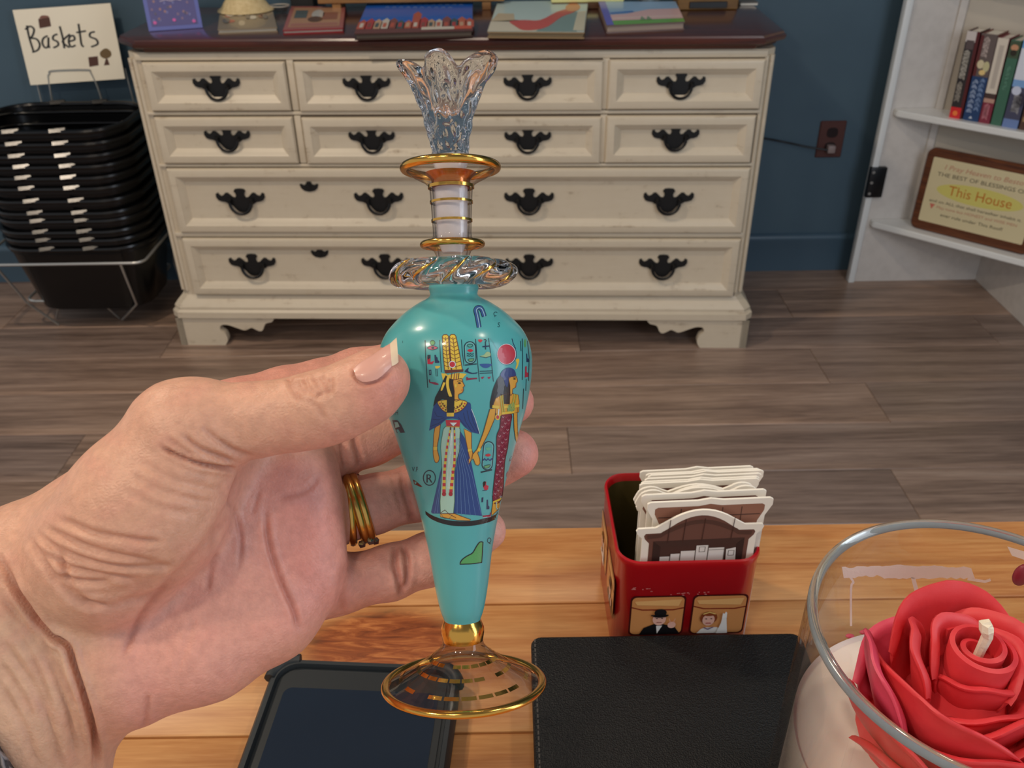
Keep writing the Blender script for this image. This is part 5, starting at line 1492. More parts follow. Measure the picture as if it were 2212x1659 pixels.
# shawl
shawl = curve2(P4((765, 1490), (805, 1470), (1170, 1470), (1225, 1500)), 3) + P5((1188, 30), (1240, 160), (1300, 362), (1190, 338), (1100, 270), (1010, 165), (930, 150), (850, 160), (760, 240), (612, 318), (640, 170), (665, 20))
a.poly(shawl, BLU, 1)
for q in (P5((1180, 60), (1215, 200), (1292, 352)), P5((1130, 40), (1160, 180), (1240, 330)), P5((1080, 70), (1110, 190), (1190, 320)), P5((690, 60), (720, 120), (800, 130)), P5((660, 160), (740, 170), (820, 140)), P5((630, 260), (740, 220), (840, 150)), P5((1010, 130), (1060, 200), (1120, 265))):
    a.stroke(q, 0.9, NVY, 2)
a.stroke(P5((1190, 20), (1245, 160), (1303, 358)), 1.0, WHT, 2)
# bead collar
cl = curve2(P4((806, 1462), (830, 1530), (890, 1590), (985, 1612), (1080, 1590), (1150, 1530), (1174, 1466), (1060, 1440), (925, 1440)), 3, True)
a.poly(cl, YEL, 3); a.stroke(cl, 1.3, BRN, 4, True)
a.stroke(curve2(P4((850, 1462), (890, 1530), (985, 1565), (1080, 1530), (1120, 1462)), 3), 1.2, BRN, 4)
for i in range(11):
    t_ = math.pi * (0.06 + 0.88 * i / 10); a.ell(*K4(990 - 160 * math.cos(t_), 1468 + 118 * math.sin(t_)), 1.9, 1.9, [REDc, BRN][i % 2], 5, 8)
for i in range(8):
    t_ = math.pi * (0.1 + 0.8 * i / 7); a.poly(P4((990 - 125 * math.cos(t_) - 12, 1462 + 70 * math.sin(t_)), (990 - 125 * math.cos(t_) + 12, 1462 + 70 * math.sin(t_)), (990 - 125 * math.cos(t_), 1490 + 74 * math.sin(t_))), BRN, 5)
a.poly(P4((920, 1400), (1016, 1400), (1012, 1606), (922, 1606)), BLK, 6); a.poly(P4((918, 1606), (1012, 1606), (1010, 1652), (920, 1652)), YEL, 6)
# arms
arm = curve2(P5((690, 285), (762, 225), (765, 260), (745, 420), (722, 540), (735, 620), (752, 690), (735, 745), (700, 752), (680, 700), (668, 620), (672, 480)), 2, True)
a.poly(arm, OCR, 0); a.stroke(arm, 1.2, BRN, 1, True); a.poly(P5((672, 535), (724, 535), (722, 580), (672, 580)), YEL, 2)
arm = P5((1088, 290), (1190, 345), (1192, 560), (1215, 650), (1200, 700), (1150, 780), (1138, 740), (1160, 690), (1140, 580), (1105, 400))
a.poly(arm, OCR, 0); a.stroke(arm, 1.2, BRN, 1, True); a.poly(P5((1140, 570), (1192, 562), (1196, 590), (1144, 604)), YEL, 2)
# skirts and dress
a.poly(P5((1018, 290), (1100, 420), (1190, 760), (1336, 1482), (950, 1445), (960, 900), (1000, 700)), BLU, 0)
a.poly(P5((800, 760), (760, 900), (640, 1430), (660, 1450), (770, 1450), (800, 1000)), rgb(48, 76, 130), 0)
for x0, x1 in ((1020, 1330), (1010, 1250), (1000, 1180), (990, 1120), (975, 1060), (960, 1000)): a.stroke(P5((x0, 420), ((x0 + x1) / 2 + 22, 920), (x1 - 6, 1476)), 0.8, LBL, 1)
for x in (690, 725): a.stroke(P5((785, 900), (x, 1440)), 0.8, LBL, 1)
dress = curve2(P5((835, 262), (1020, 265), (1030, 420), (1022, 600), (962, 850), (945, 1445), (770, 1447), (790, 850), (772, 560), (790, 400)), 3, True)
a.poly(dress, PALE, 1); a.stroke(dress, 1.1, rgb(70, 110, 80), 2, True)
for x in (878, 895, 912, 930): a.stroke(P5((930, 270), (x, 700), (x - 20, 1110)), 0.8, rgb(236, 244, 240), 2)
a.poly(P5((838, 170), (1034, 172), (1030, 266), (850, 258)), REDc, 2); a.poly(P5((896, 206), (994, 206), (944, 254)), WHT, 3); a.stroke(P5((850, 262), (1026, 268)), 1.4, YEL, 3)
for xa, xb in ((905, 818), (958, 908)):
    for i in range(22):
        f = i / 21; mid = -26 * math.sin(math.pi * f) if xa < 920 else 26 * math.sin(math.pi * f) * (1 if f < .6 else .6)
        x = xa + (xb - xa) * f + mid; y = 285 + 895 * f; w = 9 + 14 * f; h = 20
        a.poly(P5((x - w, y - h), (x + w, y - h), (x + w, y + h), (x - w, y + h)), [REDc if f > 0.02 else BRN, YEL][i % 2], 3)
    a.ell(*K5(xb, 1180), 4.3, 4.6, rgb(160, 36, 44), 4)
ft = P5((765, 1450), (960, 1447), (1040, 1480), (1180, 1530), (1165, 1545), (1000, 1538), (770, 1492))
a.poly(ft, OCR, 2); a.stroke(ft, 1.2, BRN, 3, True); a.stroke(P5((770, 1440), (830, 1398), (880, 1450), (980, 1505)), 1.2, BRN, 3)
a.build('lady_print', PRINT_BOTTLE, pb)
# right lady ------------------------------------------------
a = A_()
a.ell(*K4(1686, 862), 21.5, 23.2, NVY, 0, 32); a.ell(*K4(1682, 860), 20.3, 22.4, WHT, 1, 32); a.ell(*K4(1680, 860), 19.2, 21.2, rgb(188, 52, 66), 2, 32)
a.stroke(P4((1470, 655), (1520, 720), (1560, 800)), 2.0, rgb(90, 160, 164), 0); a.stroke(P4((1752, 660), (1768, 720), (1800, 790)), 1.6, NVY, 0)
a.poly(curve2(P4((1800, 930), (1840, 918), (1842, 960), (1816, 1040), (1798, 1040), (1812, 980)), 3, True), YEL, 0)
hair = P4((1600, 1130), (1560, 1180), (1520, 1270), (1500, 1330), (1470, 1470), (1468, 1546), (1500, 1552), (1545, 1420), (1640, 1375), (1645, 1495), (1722, 1500), (1728, 1330), (1716, 1190), (1760, 1140), (1700, 1050))
a.poly(hair, BLK, 2)
a.poly(curve2(P4((1600, 1125), (1640, 1060), (1710, 1030), (1780, 1060), (1800, 1140), (1740, 1150), (1708, 1190), (1690, 1280), (1660, 1240), (1640, 1170)), 3, True), rgb(36, 56, 118), 3)
face = curve2(P4((1706, 1160), (1760, 1146), (1802, 1142), (1818, 1205), (1800, 1232), (1796, 1280), (1758, 1304), (1752, 1362), (1726, 1380), (1722, 1260)), 3, True)
a.poly(face, OCR, 3); a.stroke(face, 1.1, BRN, 4, True); a.ell(*K4(1780, 1175), 2.8, 1.5, BLK, 5); a.stroke(P4((1760, 1158), (1800, 1156)), 1, BLK, 5); a.stroke(P4((1784, 1268), (1798, 1262)), 1.1, REDc, 5)
tor = P4((1535, 1425), (1600, 1390), (1645, 1375), (1750, 1360), (1830, 1380), (1842, 1460), (1838, 1600), (1780, 1610), (1640, 1660), (1560, 1640), (1500, 1540))
a.poly(tor, OCR, 1); a.stroke(tor, 1.1, BRN, 2, True)
for q in (P4((1600, 1390), (1625, 1600)), P4((1625, 1380), (1650, 1600)), P4((1780, 1365), (1740, 1560)), P4((1810, 1372), (1770, 1560))): a.stroke(q, 2.4, YEL, 4); a.stroke(q, 0.8, GRN, 5)
a.poly(P4((1690, 1520), (1770, 1470), (1790, 1560), (1740, 1600), (1690, 1590)), rgb(120, 160, 96), 4)
a.poly(P4((1500, 1508), (1590, 1520), (1580, 1556), (1496, 1546)), YEL, 4); a.poly(P4((1780, 1510), (1840, 1500), (1840, 1530), (1782, 1545)), YEL, 4); a.poly(P4((1620, 1600), (1780, 1584), (1778, 1612), (1612, 1632)), YEL, 4); a.poly(P4((1640, 1520), (1700, 1512), (1700, 1545), (1640, 1552)), YEL, 4)
arm = P5((1440, 20), (1520, 10), (1505, 150), (1420, 350), (1310, 570), (1272, 620), (1300, 700), (1306, 760), (1280, 790), (1245, 780), (1215, 700), (1195, 700), (1205, 640), (1265, 570), (1350, 340))
a.poly(arm, OCR, 3); a.stroke(arm, 1.2, BRN, 4, True); a.poly(P5((1285, 540), (1318, 562), (1296, 605), (1262, 580)), YEL, 5)
arm = P5((1760, 10), (1812, 0), (1812, 200), (1822, 380), (1838, 420), (1812, 486), (1790, 440), (1770, 300))
a.poly(arm, OCR, 2); a.stroke(arm, 1.0, BRN, 3, True)
a.stroke(P5((1560, 20), (1550, 120)), 2.2, WHT, 4); a.ell(*K5(1544, 130), 5.6, 6.4, YEL, 4); a.ell(*K5(1544, 130), 3.2, 4, REDc, 5)
dress = curve2(P5((1600, 105), (1732, 92), (1722, 220), (1705, 340), (1680, 560), (1640, 760), (1605, 1236), (1480, 1292), (1500, 980), (1530, 720), (1532, 400), (1575, 280)), 3, True)
a.poly(dress, rgb(122, 36, 62), 2); a.stroke(dress, 1.2, rgb(60, 20, 30), 3, True)
rnd = random.Random(11)
for i in range(26):
    f = i / 25; y = 130 + 1090 * f
    xl = np.interp(y, [100, 280, 400, 720, 980, 1290], [1604, 1582, 1542, 1538, 1508, 1490]); xr = np.interp(y, [100, 340, 560, 760, 1240], [1722, 1696, 1668, 1630, 1598])
    n_ = 3
    for j in range(n_):
        xc = xl + (xr - xl) * (j + 0.5 + rnd.uniform(-.12, .12)) / n_; s_ = (xr - xl) / n_ * 0.34
        a.stroke(P5((xc - s_, y - 9), (xc, y + 12), (xc + s_, y - 9)), 0.9, [rgb(206, 196, 200), rgb(176, 90, 104), rgb(90, 24, 44)][(i + j) % 3], 3)
a.poly(P5((1480, 1280), (1600, 1228), (1604, 1254), (1478, 1306)), YEL, 4)
ft = P5((1480, 1300), (1540, 1280), (1622, 1250), (1626, 1385), (1560, 1385), (1465, 1478), (1462, 1420))
a.poly(ft, OCR, 1); a.stroke(ft, 1.1, BRN, 2, True); a.stroke(P5((1525, 1290), (1525, 1370), (1545, 1385)), 2, PALE, 3)
a.build('lady_print', PRINT_BOTTLE, pb)
# signs, columns, letters -----------------------------------
a = A_()
GLY = rgb(24, 52, 66)
for q in (P4((642, 682), (650, 900), (676, 1290)), P4((828, 678), (838, 900), (850, 1090)), P4((1106, 672), (1118, 840), (1140, 1010)), P4((1286, 664), (1305, 880), (1336, 1212)), P4((1452, 655), (1480, 860), (1514, 1210)), P4((1884, 660), (1890, 900), (1884, 1190)), P4((1950, 690), (1972, 900), (1964, 1200)), P4((1862, 690), (1868, 820)), P4((1935, 1180), (1930, 1330)), P4((1900, 1300), (1890, 1560))):
    a.stroke(q, 1.7, GLY, 0)
a.ell(*K4(737, 714), 5, 5, GRN, 0, 14); a.ring(*K4(737, 714), 5.2, 5.2, 1.2, GLY, 1, 16)
a.poly(curve2(P4((668, 780), (735, 752), (806, 778), (735, 806)), 3, True), rgb(196, 92, 120), 0); a.ell(*K4(740, 778), 3, 2.6, GLY, 1, 10); a.stroke(curve2(P4((668, 780), (735, 752), (806, 778), (735, 806)), 3, True), 1.1, GLY, 2, True)
a.poly(P4((668, 890), (712, 868), (710, 960), (760, 945), (735, 990), (672, 985)), rgb(176, 40, 70), 0); a.poly(P4((672, 870), (712, 868), (706, 910), (674, 930)), GLY, 1)
a.poly(P4((760, 870), (780, 868), (786, 895), (800, 900), (806, 935), (824, 950), (824, 972), (768, 972)), NVY, 0)
a.poly(P4((690, 1062), (722, 1058), (722, 1124), (694, 1128)), NVY, 0); a.poly(P4((700, 1072), (714, 1070), (713, 1112), (702, 1114)), rgb(90, 160, 164), 1)
a.poly(curve2(P4((772, 1012), (832, 1010), (820, 1034), (790, 1044), (776, 1036)), 3, True), YEL, 0); a.stroke(P4((776, 1048), (782, 1140), (800, 1142), (794, 1046)), 1.3, GLY, 0)
a.poly(curve2(P4((690, 1190), (704, 1186), (706, 1214), (770, 1218), (818, 1244), (780, 1252), (720, 1232), (694, 1222)), 3, True), rgb(134, 40, 70), 0); a.stroke(P4((690, 1185), (702, 1186), (702, 1216)), 1.3, GLY, 1)
def cart(cx_, cy_, w, h, ang, l):
    pts = rrect(0, 0, w, h, w / 2 * 0.98, 7); ca, sa = math.cos(ang), math.sin(ang)
    q = [(cx_ + x * ca - y * sa, cy_ + x * sa + y * ca) for x, y in pts]
    a.stroke(q, 2.2, GLY, l, True); q2 = [(cx_ + 0.84 * (x * ca - y * sa), cy_ + 0.92 * (x * sa + y * ca)) for x, y in pts]
    a.stroke(q2, 0.9, rgb(150, 206, 206), l, True)
c_ = K4(1218, 840); cart(*c_, 24, 47, R(-3), 0); a.stroke(P4((1152, 1000), (1302, 984)), 2.6, GLY, 0)
a.poly(curve2(P4((1184, 740), (1248, 738), (1236, 764), (1196, 766)), 3, True), rgb(86, 166, 150), 1); a.stroke(curve2(P4((1184, 740), (1248, 738), (1236, 764), (1196, 766)), 3, True), 1.1, GLY, 2, True)
a.poly(curve2(P4((1180, 814), (1218, 792), (1256, 812), (1224, 834)), 3, True), REDc, 1)
for y in (858, 884): a.stroke(P4((1176, y), (1190, y - 8), (1204, y + 4), (1220, y - 8), (1238, y + 4), (1262, y - 6)), 1.7, GLY, 1)
a.poly(curve2(P4((1194, 926), (1264, 916), (1250, 948), (1212, 952)), 3, True), rgb(106, 160, 110), 1); a.stroke(curve2(P4((1194, 926), (1264, 916), (1250, 948), (1212, 952)), 3, True), 1.1, GLY, 2, True)
a.poly(curve2(P4((1318, 676), (1350, 670), (1376, 682), (1350, 710), (1326, 696)), 3, True), REDc, 1)
a.stroke(P4((1392, 676), (1414, 672), (1424, 690), (1412, 700), (1414, 800)), 2.4, GLY, 1); a.stroke(P4((1374, 764), (1458, 756)), 2.6, NVY, 1)
a.poly(curve2(P4((1340, 885), (1390, 870), (1430, 830), (1470, 840), (1476, 880), (1420, 900)), 3, True), rgb(158, 186, 138), 1); a.stroke(P4((1340, 888), (1420, 904), (1478, 884)), 1.1, GLY, 2)
a.poly(curve2(P4((1344, 985), (1490, 985), (1460, 1024), (1415, 1036), (1368, 1022)), 3, True), rgb(44, 84, 150), 1)
for y in (1078, 1104): a.stroke(P4((1338, y), (1506, y - 6)), 1.6, GLY, 1)
for x in (1376, 1460): a.poly(P4((x - 22, 1152), (x + 24, 1144), (x + 6, 1172), (x - 10, 1176)), rgb(150, 44, 80), 1)
a.poly(curve2(P4((1146, 1078), (1200, 1030), (1192, 1076), (1250, 1098), (1310, 1092), (1300, 1106), (1240, 1112), (1180, 1096)), 3, True), NVY, 1); a.poly(P4((1166, 1152), (1188, 1152), (1190, 1166), (1306, 1160), (1308, 1176), (1196, 1190), (1168, 1196)), rgb(134, 34, 66), 1)
c_ = K5(1415, 660); cart(*c_, 22, 61, R(5), 0); a.stroke(P5((1316, 886), (1472, 850)), 3.4, GLY, 0)
a.poly(curve2(P5((1384, 552), (1456, 548), (1440, 584), (1404, 586)), 3, True), rgb(96, 180, 150), 1); a.poly(curve2(P5((1376, 652), (1420, 630), (1456, 650), (1416, 672)), 3, True), REDc, 1)
a.stroke(P5((1344, 722), (1370, 700), (1392, 724), (1416, 700), (1440, 724), (1474, 698)), 3.0, rgb(26, 60, 120), 1); a.poly(curve2(P5((1360, 800), (1444, 782), (1424, 820), (1380, 830)), 3, True), rgb(106, 170, 116), 1); a.stroke(curve2(P5((1360, 800), (1444, 782), (1424, 820), (1380, 830)), 3, True), 1.0, GLY, 2, True)
a.poly(P5((1345, 1030), (1360, 1010), (1392, 1012), (1390, 1060), (1424, 1070), (1418, 1120), (1370, 1132), (1348, 1080)), rgb(190, 40, 66), 0); a.poly(P5((1345, 1030), (1360, 1008), (1386, 1012), (1376, 1060), (1352, 1090)), BLK, 1); a.stroke(P5((1340, 1136), (1400, 1130)), 1.4, NVY, 1)
a.poly(P5((1328, 1230), (1354, 1226), (1348, 1294), (1326, 1298)), NVY, 0); a.poly(P5((1396, 1262), (1416, 1258), (1420, 1340), (1436, 1356), (1432, 1390), (1394, 1392)), NVY, 0)
a.poly(P5((1342, 1464), (1350, 1476), (1438, 1466), (1446, 1430), (1456, 1440), (1450, 1490), (1346, 1500)), rgb(150, 26, 56), 1); a.stroke(P5((1342, 1500), (1452, 1492)), 1.2, WHT, 1)
a.poly(P4((1920, 1020), (1942, 1010), (1940, 1090), (1962, 1100), (1958, 1150), (1916, 1160)), rgb(170, 40, 66), 0); a.poly(P4((1934, 850), (1946, 856), (1950, 910), (1966, 920), (1966, 960), (1938, 960)), NVY, 0); a.ell(*K4(1920, 720), 2.6, 9, GRN, 0)
a.poly(P5((1700, 740), (1716, 690), (1740, 660), (1748, 700), (1724, 730)), NVY, 0); a.poly(P5((1668, 900), (1690, 864), (1710, 900), (1690, 950), (1664, 940)), rgb(170, 50, 76), 0); a.ell(*K5(1640, 1196), 2.2, 4.2, NVY, 0)
# ground band
up_ = curve2(P5((562, 1412), (640, 1466), (780, 1520), (960, 1550), (1180, 1550), (1380, 1512), (1520, 1462), (1608, 1402)), 4); lo_ = curve2(P5((566, 1458), (640, 1522), (780, 1582), (960, 1618), (1180, 1618), (1400, 1576), (1530, 1518), (1604, 1456)), 4)
for i in range(len(up_) - 1): a.poly([up_[i], up_[i + 1], lo_[i + 1], lo_[i]], BLK, 0)
# hooked staff sign
hk = curve2(P4((1332, 518), (1308, 380), (1290, 300), (1312, 266), (1350, 270), (1376, 310), (1398, 378)), 5)
a.stroke(hk, 10.5, BLK, 0); a.stroke(hk, 8.2, rgb(54, 92, 150), 1); a.stroke([(x + 1.2, y + 1.0) for x, y in hk], 1.4, rgb(170, 206, 226), 2)
# corner tiles, feather, green sign
a.poly(P5((112, 172), (180, 174), (230, 230), (284, 344), (176, 350), (140, 270)), rgb(54, 70, 82), 0); a.poly(P5((150, 200), (186, 200), (214, 262), (150, 280)), rgb(140, 190, 184), 1)
a.poly(P5((392, 980), (450, 1020), (522, 1082), (500, 1088), (440, 1062), (410, 1050)), rgb(96, 34, 28), 0)
fg = curve2(P6((697, 428), (712, 396), (750, 366), (796, 340), (826, 290), (852, 256), (877, 255)), 3) + P6((873, 340), (867, 415), (780, 426))
a.poly(fg, GRN, 0); a.stroke(fg, 2.2, BLK, 1, True)
a.ring(*K5(617, 962), 13, 16, 2.2, GLY, 0, 36)
a.text('R', *K5(576, 1026), 19, GLY, 0, sx=0.92); a.text('R', 830 + 580 / 6.32, 880 + 1026 / 6.32, 19, GLY, 0, sx=0.92)
a.text('TH', *K5(120, 104), 11.5, GLY, 0, sx=0.55); a.text('V.F', *K5(378, 874), 10.5, GLY, 0, sx=0.72)
a.text('\u00c7', *K4(1512, 366), 10, GLY, 0, sx=0.85, ang=R(12)); a.text('S', *K4(1566, 512), 11, GLY, 0, sx=0.85, ang=R(8)); a.text('Q', *K6(908, 262), 12.5, GLY, 0, sx=0.72, ang=R(4))
a.text('I', *K4(352, 716), 5, GLY, 0)
a.build('sign_print', PRINT_BOTTLE, pb)

# ============================================================ THE HAND
def cs(u, v, d):
    return np.array([(u - CX) / FPX * d, (v - CY) / FPX * d, d], dtype=np.float32)
class Fld:
    """signed distance samples on a regular grid, in a frame aligned with the view axis"""
    def __init__(s, lo, hi, h):
        s.lo = np.array(lo, dtype=np.float32); s.h = h
        s.n = np.ceil((np.array(hi) - s.lo) / h).astype(int)
        s.ax = [s.lo[i] + h * np.arange(s.n[i], dtype=np.float32) for i in range(3)]
    def cone(s, a, b, ra, rb):
        X, Y, Z = s.ax[0][:, None, None], s.ax[1][None, :, None], s.ax[2][None, None, :]
        ba = b - a; L = float(ba @ ba)
        t = ((X - a[0]) * ba[0] + (Y - a[1]) * ba[1] + (Z - a[2]) * ba[2]) / L
        np.clip(t, 0, 1, out=t)
        d = np.sqrt((X - a[0] - t * ba[0]) ** 2 + (Y - a[1] - t * ba[1]) ** 2 + (Z - a[2] - t * ba[2]) ** 2)
        return d - (ra + (rb - ra) * t)
def smin(a, b, k):
    h = np.maximum(k - np.abs(a - b), 0) / k
    return np.minimum(a, b) - h * h * k * 0.25
HF = Fld(cs(-520, 700, 0.20) * np.array([1, 1, 0]) + np.array([-0.004, -0.012, 0.155]), (0.016, 0.128, 0.282), 0.00105)
HF = Fld((-0.185, -0.022, 0.158), (0.016, 0.128, 0.278), 0.00105)
def chain(pts, k):
    d = None
    for (u0, v0, d0, r0), (u1, v1, d1, r1) in zip(pts, pts[1:]):
        c = HF.cone(cs(u0, v0, d0), cs(u1, v1, d1), r0, r1)
        d = c if d is None else smin(d, c, k)
    return d
mm = 0.001
palm = chain([(300, 1425, .222, 15.5*mm), (440, 1385, .223, 14.0*mm), (580, 1320, .227, 12.0*mm), (655, 1245, .231, 11.0*mm)], 6*mm)
for c in ([(290, 1320, .226, 14*mm), (480, 1230, .227, 13*mm), (650, 1130, .2325, 11.0*mm)],
          [(280, 1220, .229, 14*mm), (500, 1110, .229, 12.5*mm), (640, 1018, .2335, 11.0*mm)],
          [(270, 1120, .228, 14*mm), (450, 1000, .231, 12*mm), (560, 950, .236, 10.5*mm), (520, 915, .238, 10.5*mm)]):
    palm = smin(palm, chain(c, 6*mm), 10*mm)
# heel, wrist and forearm
palm = smin(palm, chain([(205, 1395, .222, 19.5*mm), (60, 1500, .222, 20.5*mm), (-330, 1770, .224, 24*mm)], 6*mm), 9*mm)
palm = smin(palm, chain([(226, 1172, .222, 19*mm), (50, 1280, .221, 20.5*mm), (-330, 1520, .222, 25*mm)], 6*mm), 10*mm)
palm = smin(palm, chain([(150, 1600, .224, 8.0*mm), (120, 1720, .224, 14*mm)], 5*mm), 14*mm)
# thenar mass and thumb
then = chain([(398, 952, .2045, 13.0*mm), (322, 1092, .2065, 17.4*mm), (232, 1192, .210, 18.2*mm)], 6*mm)
thumb = chain([(378, 918, .2035, 9.4*mm), (430, 912, .2045, 9.2*mm), (560, 906, .205, 8.1*mm), (640, 895, .205, 7.7*mm), (690, 884, .2045, 7.9*mm), (740, 868, .204, 7.6*mm), (795, 838, .204, 7.5*mm), (822, 815, .2045, 6.9*mm)], 4*mm)
web = chain([(470, 985, .216, 8*mm), (560, 935, .230, 8*mm)], 5*mm)
base = smin(palm, smin(then, web, 8*mm), 3.5*mm)
F = smin(base, thumb, 5*mm)
fingers = {
 'index': [(500, 895, .240, 9.6*mm), (620, 858, .247, 8.4*mm), (690, 842, .250, 8.1*mm), (770, 815, .254, 8.0*mm), (900, 785, .2590, 7.6*mm), (1000, 778, .2590, 6.8*mm)],
 'middle': [(610, 1010, .243, 9.8*mm), (720, 966, .251, 8.9*mm), (800, 940, .2545, 8.4*mm), (880, 906, .2565, 8.2*mm), (985, 878, .2570, 7.8*mm), (1060, 870, .2540, 7.4*mm), (1107, 869, .2500, 6.3*mm)],
 'ring': [(620, 1130, .243, 9.6*mm), (730, 1108, .247, 8.5*mm), (800, 1091, .249, 8.1*mm), (905, 1062, .2525, 7.9*mm), (1000, 1022, .2530, 7.6*mm), (1070, 992, .2500, 7.5*mm), (1110, 980, .2475, 7.0*mm)],
 'little': [(630, 1285, .240, 9.4*mm), (730, 1262, .2425, 7.9*mm), (845, 1236, .2445, 7.3*mm), (930, 1207, .2460, 7.1*mm), (1000, 1175, .2455, 6.7*mm), (1048, 1146, .2425, 5.9*mm)],
}
for nm, pts in fingers.items():
    fd = chain(pts, 3*mm)
    F = np.minimum(F, smin(base, fd, 4.5*mm))
    del fd
def surface_nets(F, lo, h):
    ins = F < 0
    nx, ny, nz = F.shape
    c = [(i, j, k) for i in (0, 1) for j in (0, 1) for k in (0, 1)]
    def cut(A, i, j, k): return A[i:nx - 1 + i, j:ny - 1 + j, k:nz - 1 + k]
    cnt = sum(cut(ins, *q).astype(np.int8) for q in c)
    cell = (cnt > 0) & (cnt < 8)
    I = np.argwhere(cell)
    idx = -np.ones(cell.shape, dtype=np.int64); idx[cell] = np.arange(len(I))
    val = np.stack([F[I[:, 0] + q[0], I[:, 1] + q[1], I[:, 2] + q[2]] for q in c], 1)
    acc = np.zeros((len(I), 3)); num = np.zeros(len(I))
    for a in range(8):
        for b in range(a + 1, 8):
            if sum(abs(c[a][i] - c[b][i]) for i in range(3)) != 1: continue
            va, vb = val[:, a], val[:, b]
            m = (va < 0) != (vb < 0)
            t = np.where(m, va / np.where(m, va - vb, 1), 0)
            p = np.array(c[a])[None] + t[:, None] * (np.array(c[b]) - np.array(c[a]))[None]
            acc += p * m[:, None]; num += m
    P = (I + acc / num[:, None]) * h + lo
    Q = []
    for ax in range(3):
        s0 = [slice(1, -1)] * 3; s0[ax] = slice(0, -1); s1 = list(s0); s1[ax] = slice(1, None)
        A, B = ins[tuple(s0)], ins[tuple(s1)]
        E = np.argwhere(A != B)
        if len(E) == 0: continue
        flip = A[tuple(E.T)]
        o = np.ones(3, int); o[ax] = 0
        E = E + o
        u, v = [(1, 2), (2, 0), (0, 1)][ax]
        def at(du, dv):
            e = E.copy(); e[:, u] -= du; e[:, v] -= dv
            return idx[e[:, 0], e[:, 1], e[:, 2]]
        q = np.stack([at(0, 0), at(1, 0), at(1, 1), at(0, 1)], 1)
        q[~flip] = q[~flip][:, ::-1]
        Q.append(q)
    return P, np.concatenate(Q)
P_, Q_ = surface_nets(F, HF.lo, HF.h)
# keep the one connected skin
lab = np.arange(len(P_))
while True:
    m_ = lab[Q_].min(1); new = lab.copy()
    for c_ in range(4): np.minimum.at(new, Q_[:, c_], m_)
    new = new[new]
    if (new == lab).all(): break
    lab = new
big = np.bincount(lab).argmax()
print('hand islands', np.unique(lab, return_counts=True))
keep = lab == big
remap = np.cumsum(keep) - 1
Q_ = remap[Q_[keep[Q_[:, 0]]]]; P_ = P_[keep]
del F, palm, base, then, thumb, web
me = bpy.data.meshes.new('hand')
me.from_pydata([tuple(p) for p in P_], [], [tuple(q) for q in Q_])
tmp = bpy.data.objects.new('hand_tmp', me); COL.objects.link(tmp)
md = tmp.modifiers.new('s', 'SMOOTH'); md.iterations = 4; md.factor = 0.5
md = tmp.modifiers.new('d', 'SUBSURF'); md.levels = 1; md.render_levels = 1
dg = bpy.context.evaluated_depsgraph_get()
hm = bpy.data.meshes.new_from_object(tmp.evaluated_get(dg))
bpy.data.objects.remove(tmp)
n_ = len(hm.vertices)
co = np.empty(n_ * 3, np.float32); hm.vertices.foreach_get('co', co); co = co.reshape(-1, 3)
nr = np.empty(n_ * 3, np.float32); hm.vertices.foreach_get('normal', nr); nr = nr.reshape(-1, 3)
px = CX + FPX * co[:, 0] / co[:, 2]; py = CY + FPX * co[:, 1] / co[:, 2]
view = co / np.linalg.norm(co, axis=1)[:, None]
fac = (nr * view).sum(1)
if np.median(fac[(np.abs(px - 450) < 60) & (np.abs(py - 1100) < 60) & (co[:, 2] < 0.215)]) > 0:
    hm.flip_normals(); nr = -nr; fac = -fac
front = np.clip(-fac * 3, 0, 1)
def seg_dist(pts):
    P = curve2(pts, 4)
    best = np.full(n_, 1e9, np.float32); par = np.zeros(n_, np.float32); m = len(P) - 1
    for i in range(m):
        ax_, ay_ = P[i]; bx_, by_ = P[i + 1]
        dx, dy = bx_ - ax_, by_ - ay_; L2 = dx * dx + dy * dy + 1e-9
        t = np.clip(((px - ax_) * dx + (py - ay_) * dy) / L2, 0, 1)
        d = np.hypot(px - ax_ - t * dx, py - ay_ - t * dy)
        k = d < best
        best = np.where(k, d, best); par = np.where(k, (i + t) / m, par)
    return best, par
disp = np.zeros(n_, np.float32)
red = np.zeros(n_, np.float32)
def crease(pts, w, depth, dmin=0.0, dmax=0.3, tint=0.0, lip=0.35):
    """fold line of the skin: a groove with slightly raised banks"""
    d, t = seg_dist(pts)
    taper = np.clip(np.minimum(t, 1 - t) * 6 + 0.15, 0, 1)
    sel = front * (co[:, 2] > dmin) * (co[:, 2] < dmax) * taper
    g = np.exp(-(d / w) ** 2)
    disp[:] += sel * depth * mm * (-g + lip * np.exp(-((d - 2.0 * w) / (1.1 * w)) ** 2))
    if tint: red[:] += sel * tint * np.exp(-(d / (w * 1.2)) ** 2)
# thumb joint
for q in ([(640, 818), (648, 838), (664, 852)], [(655, 815), (668, 838), (690, 862)], [(690, 812), (702, 830), (706, 850)], [(676, 815), (688, 836), (694, 856)], [(625, 815), (632, 838), (650, 866)], [(712, 815), (716, 835), (712, 852)]):
    crease(q, 6.5, 0.6, 0, 0.22, 0.4)
crease([(665, 860), (690, 885), (700, 905)], 7, 0.3, 0, 0.22, 0.2)
# nail fold on the thumb
crease([(765, 795), (768, 812), (782, 830), (815, 822), (846, 800)], 5, 0.5, 0, 0.22, 0.5)
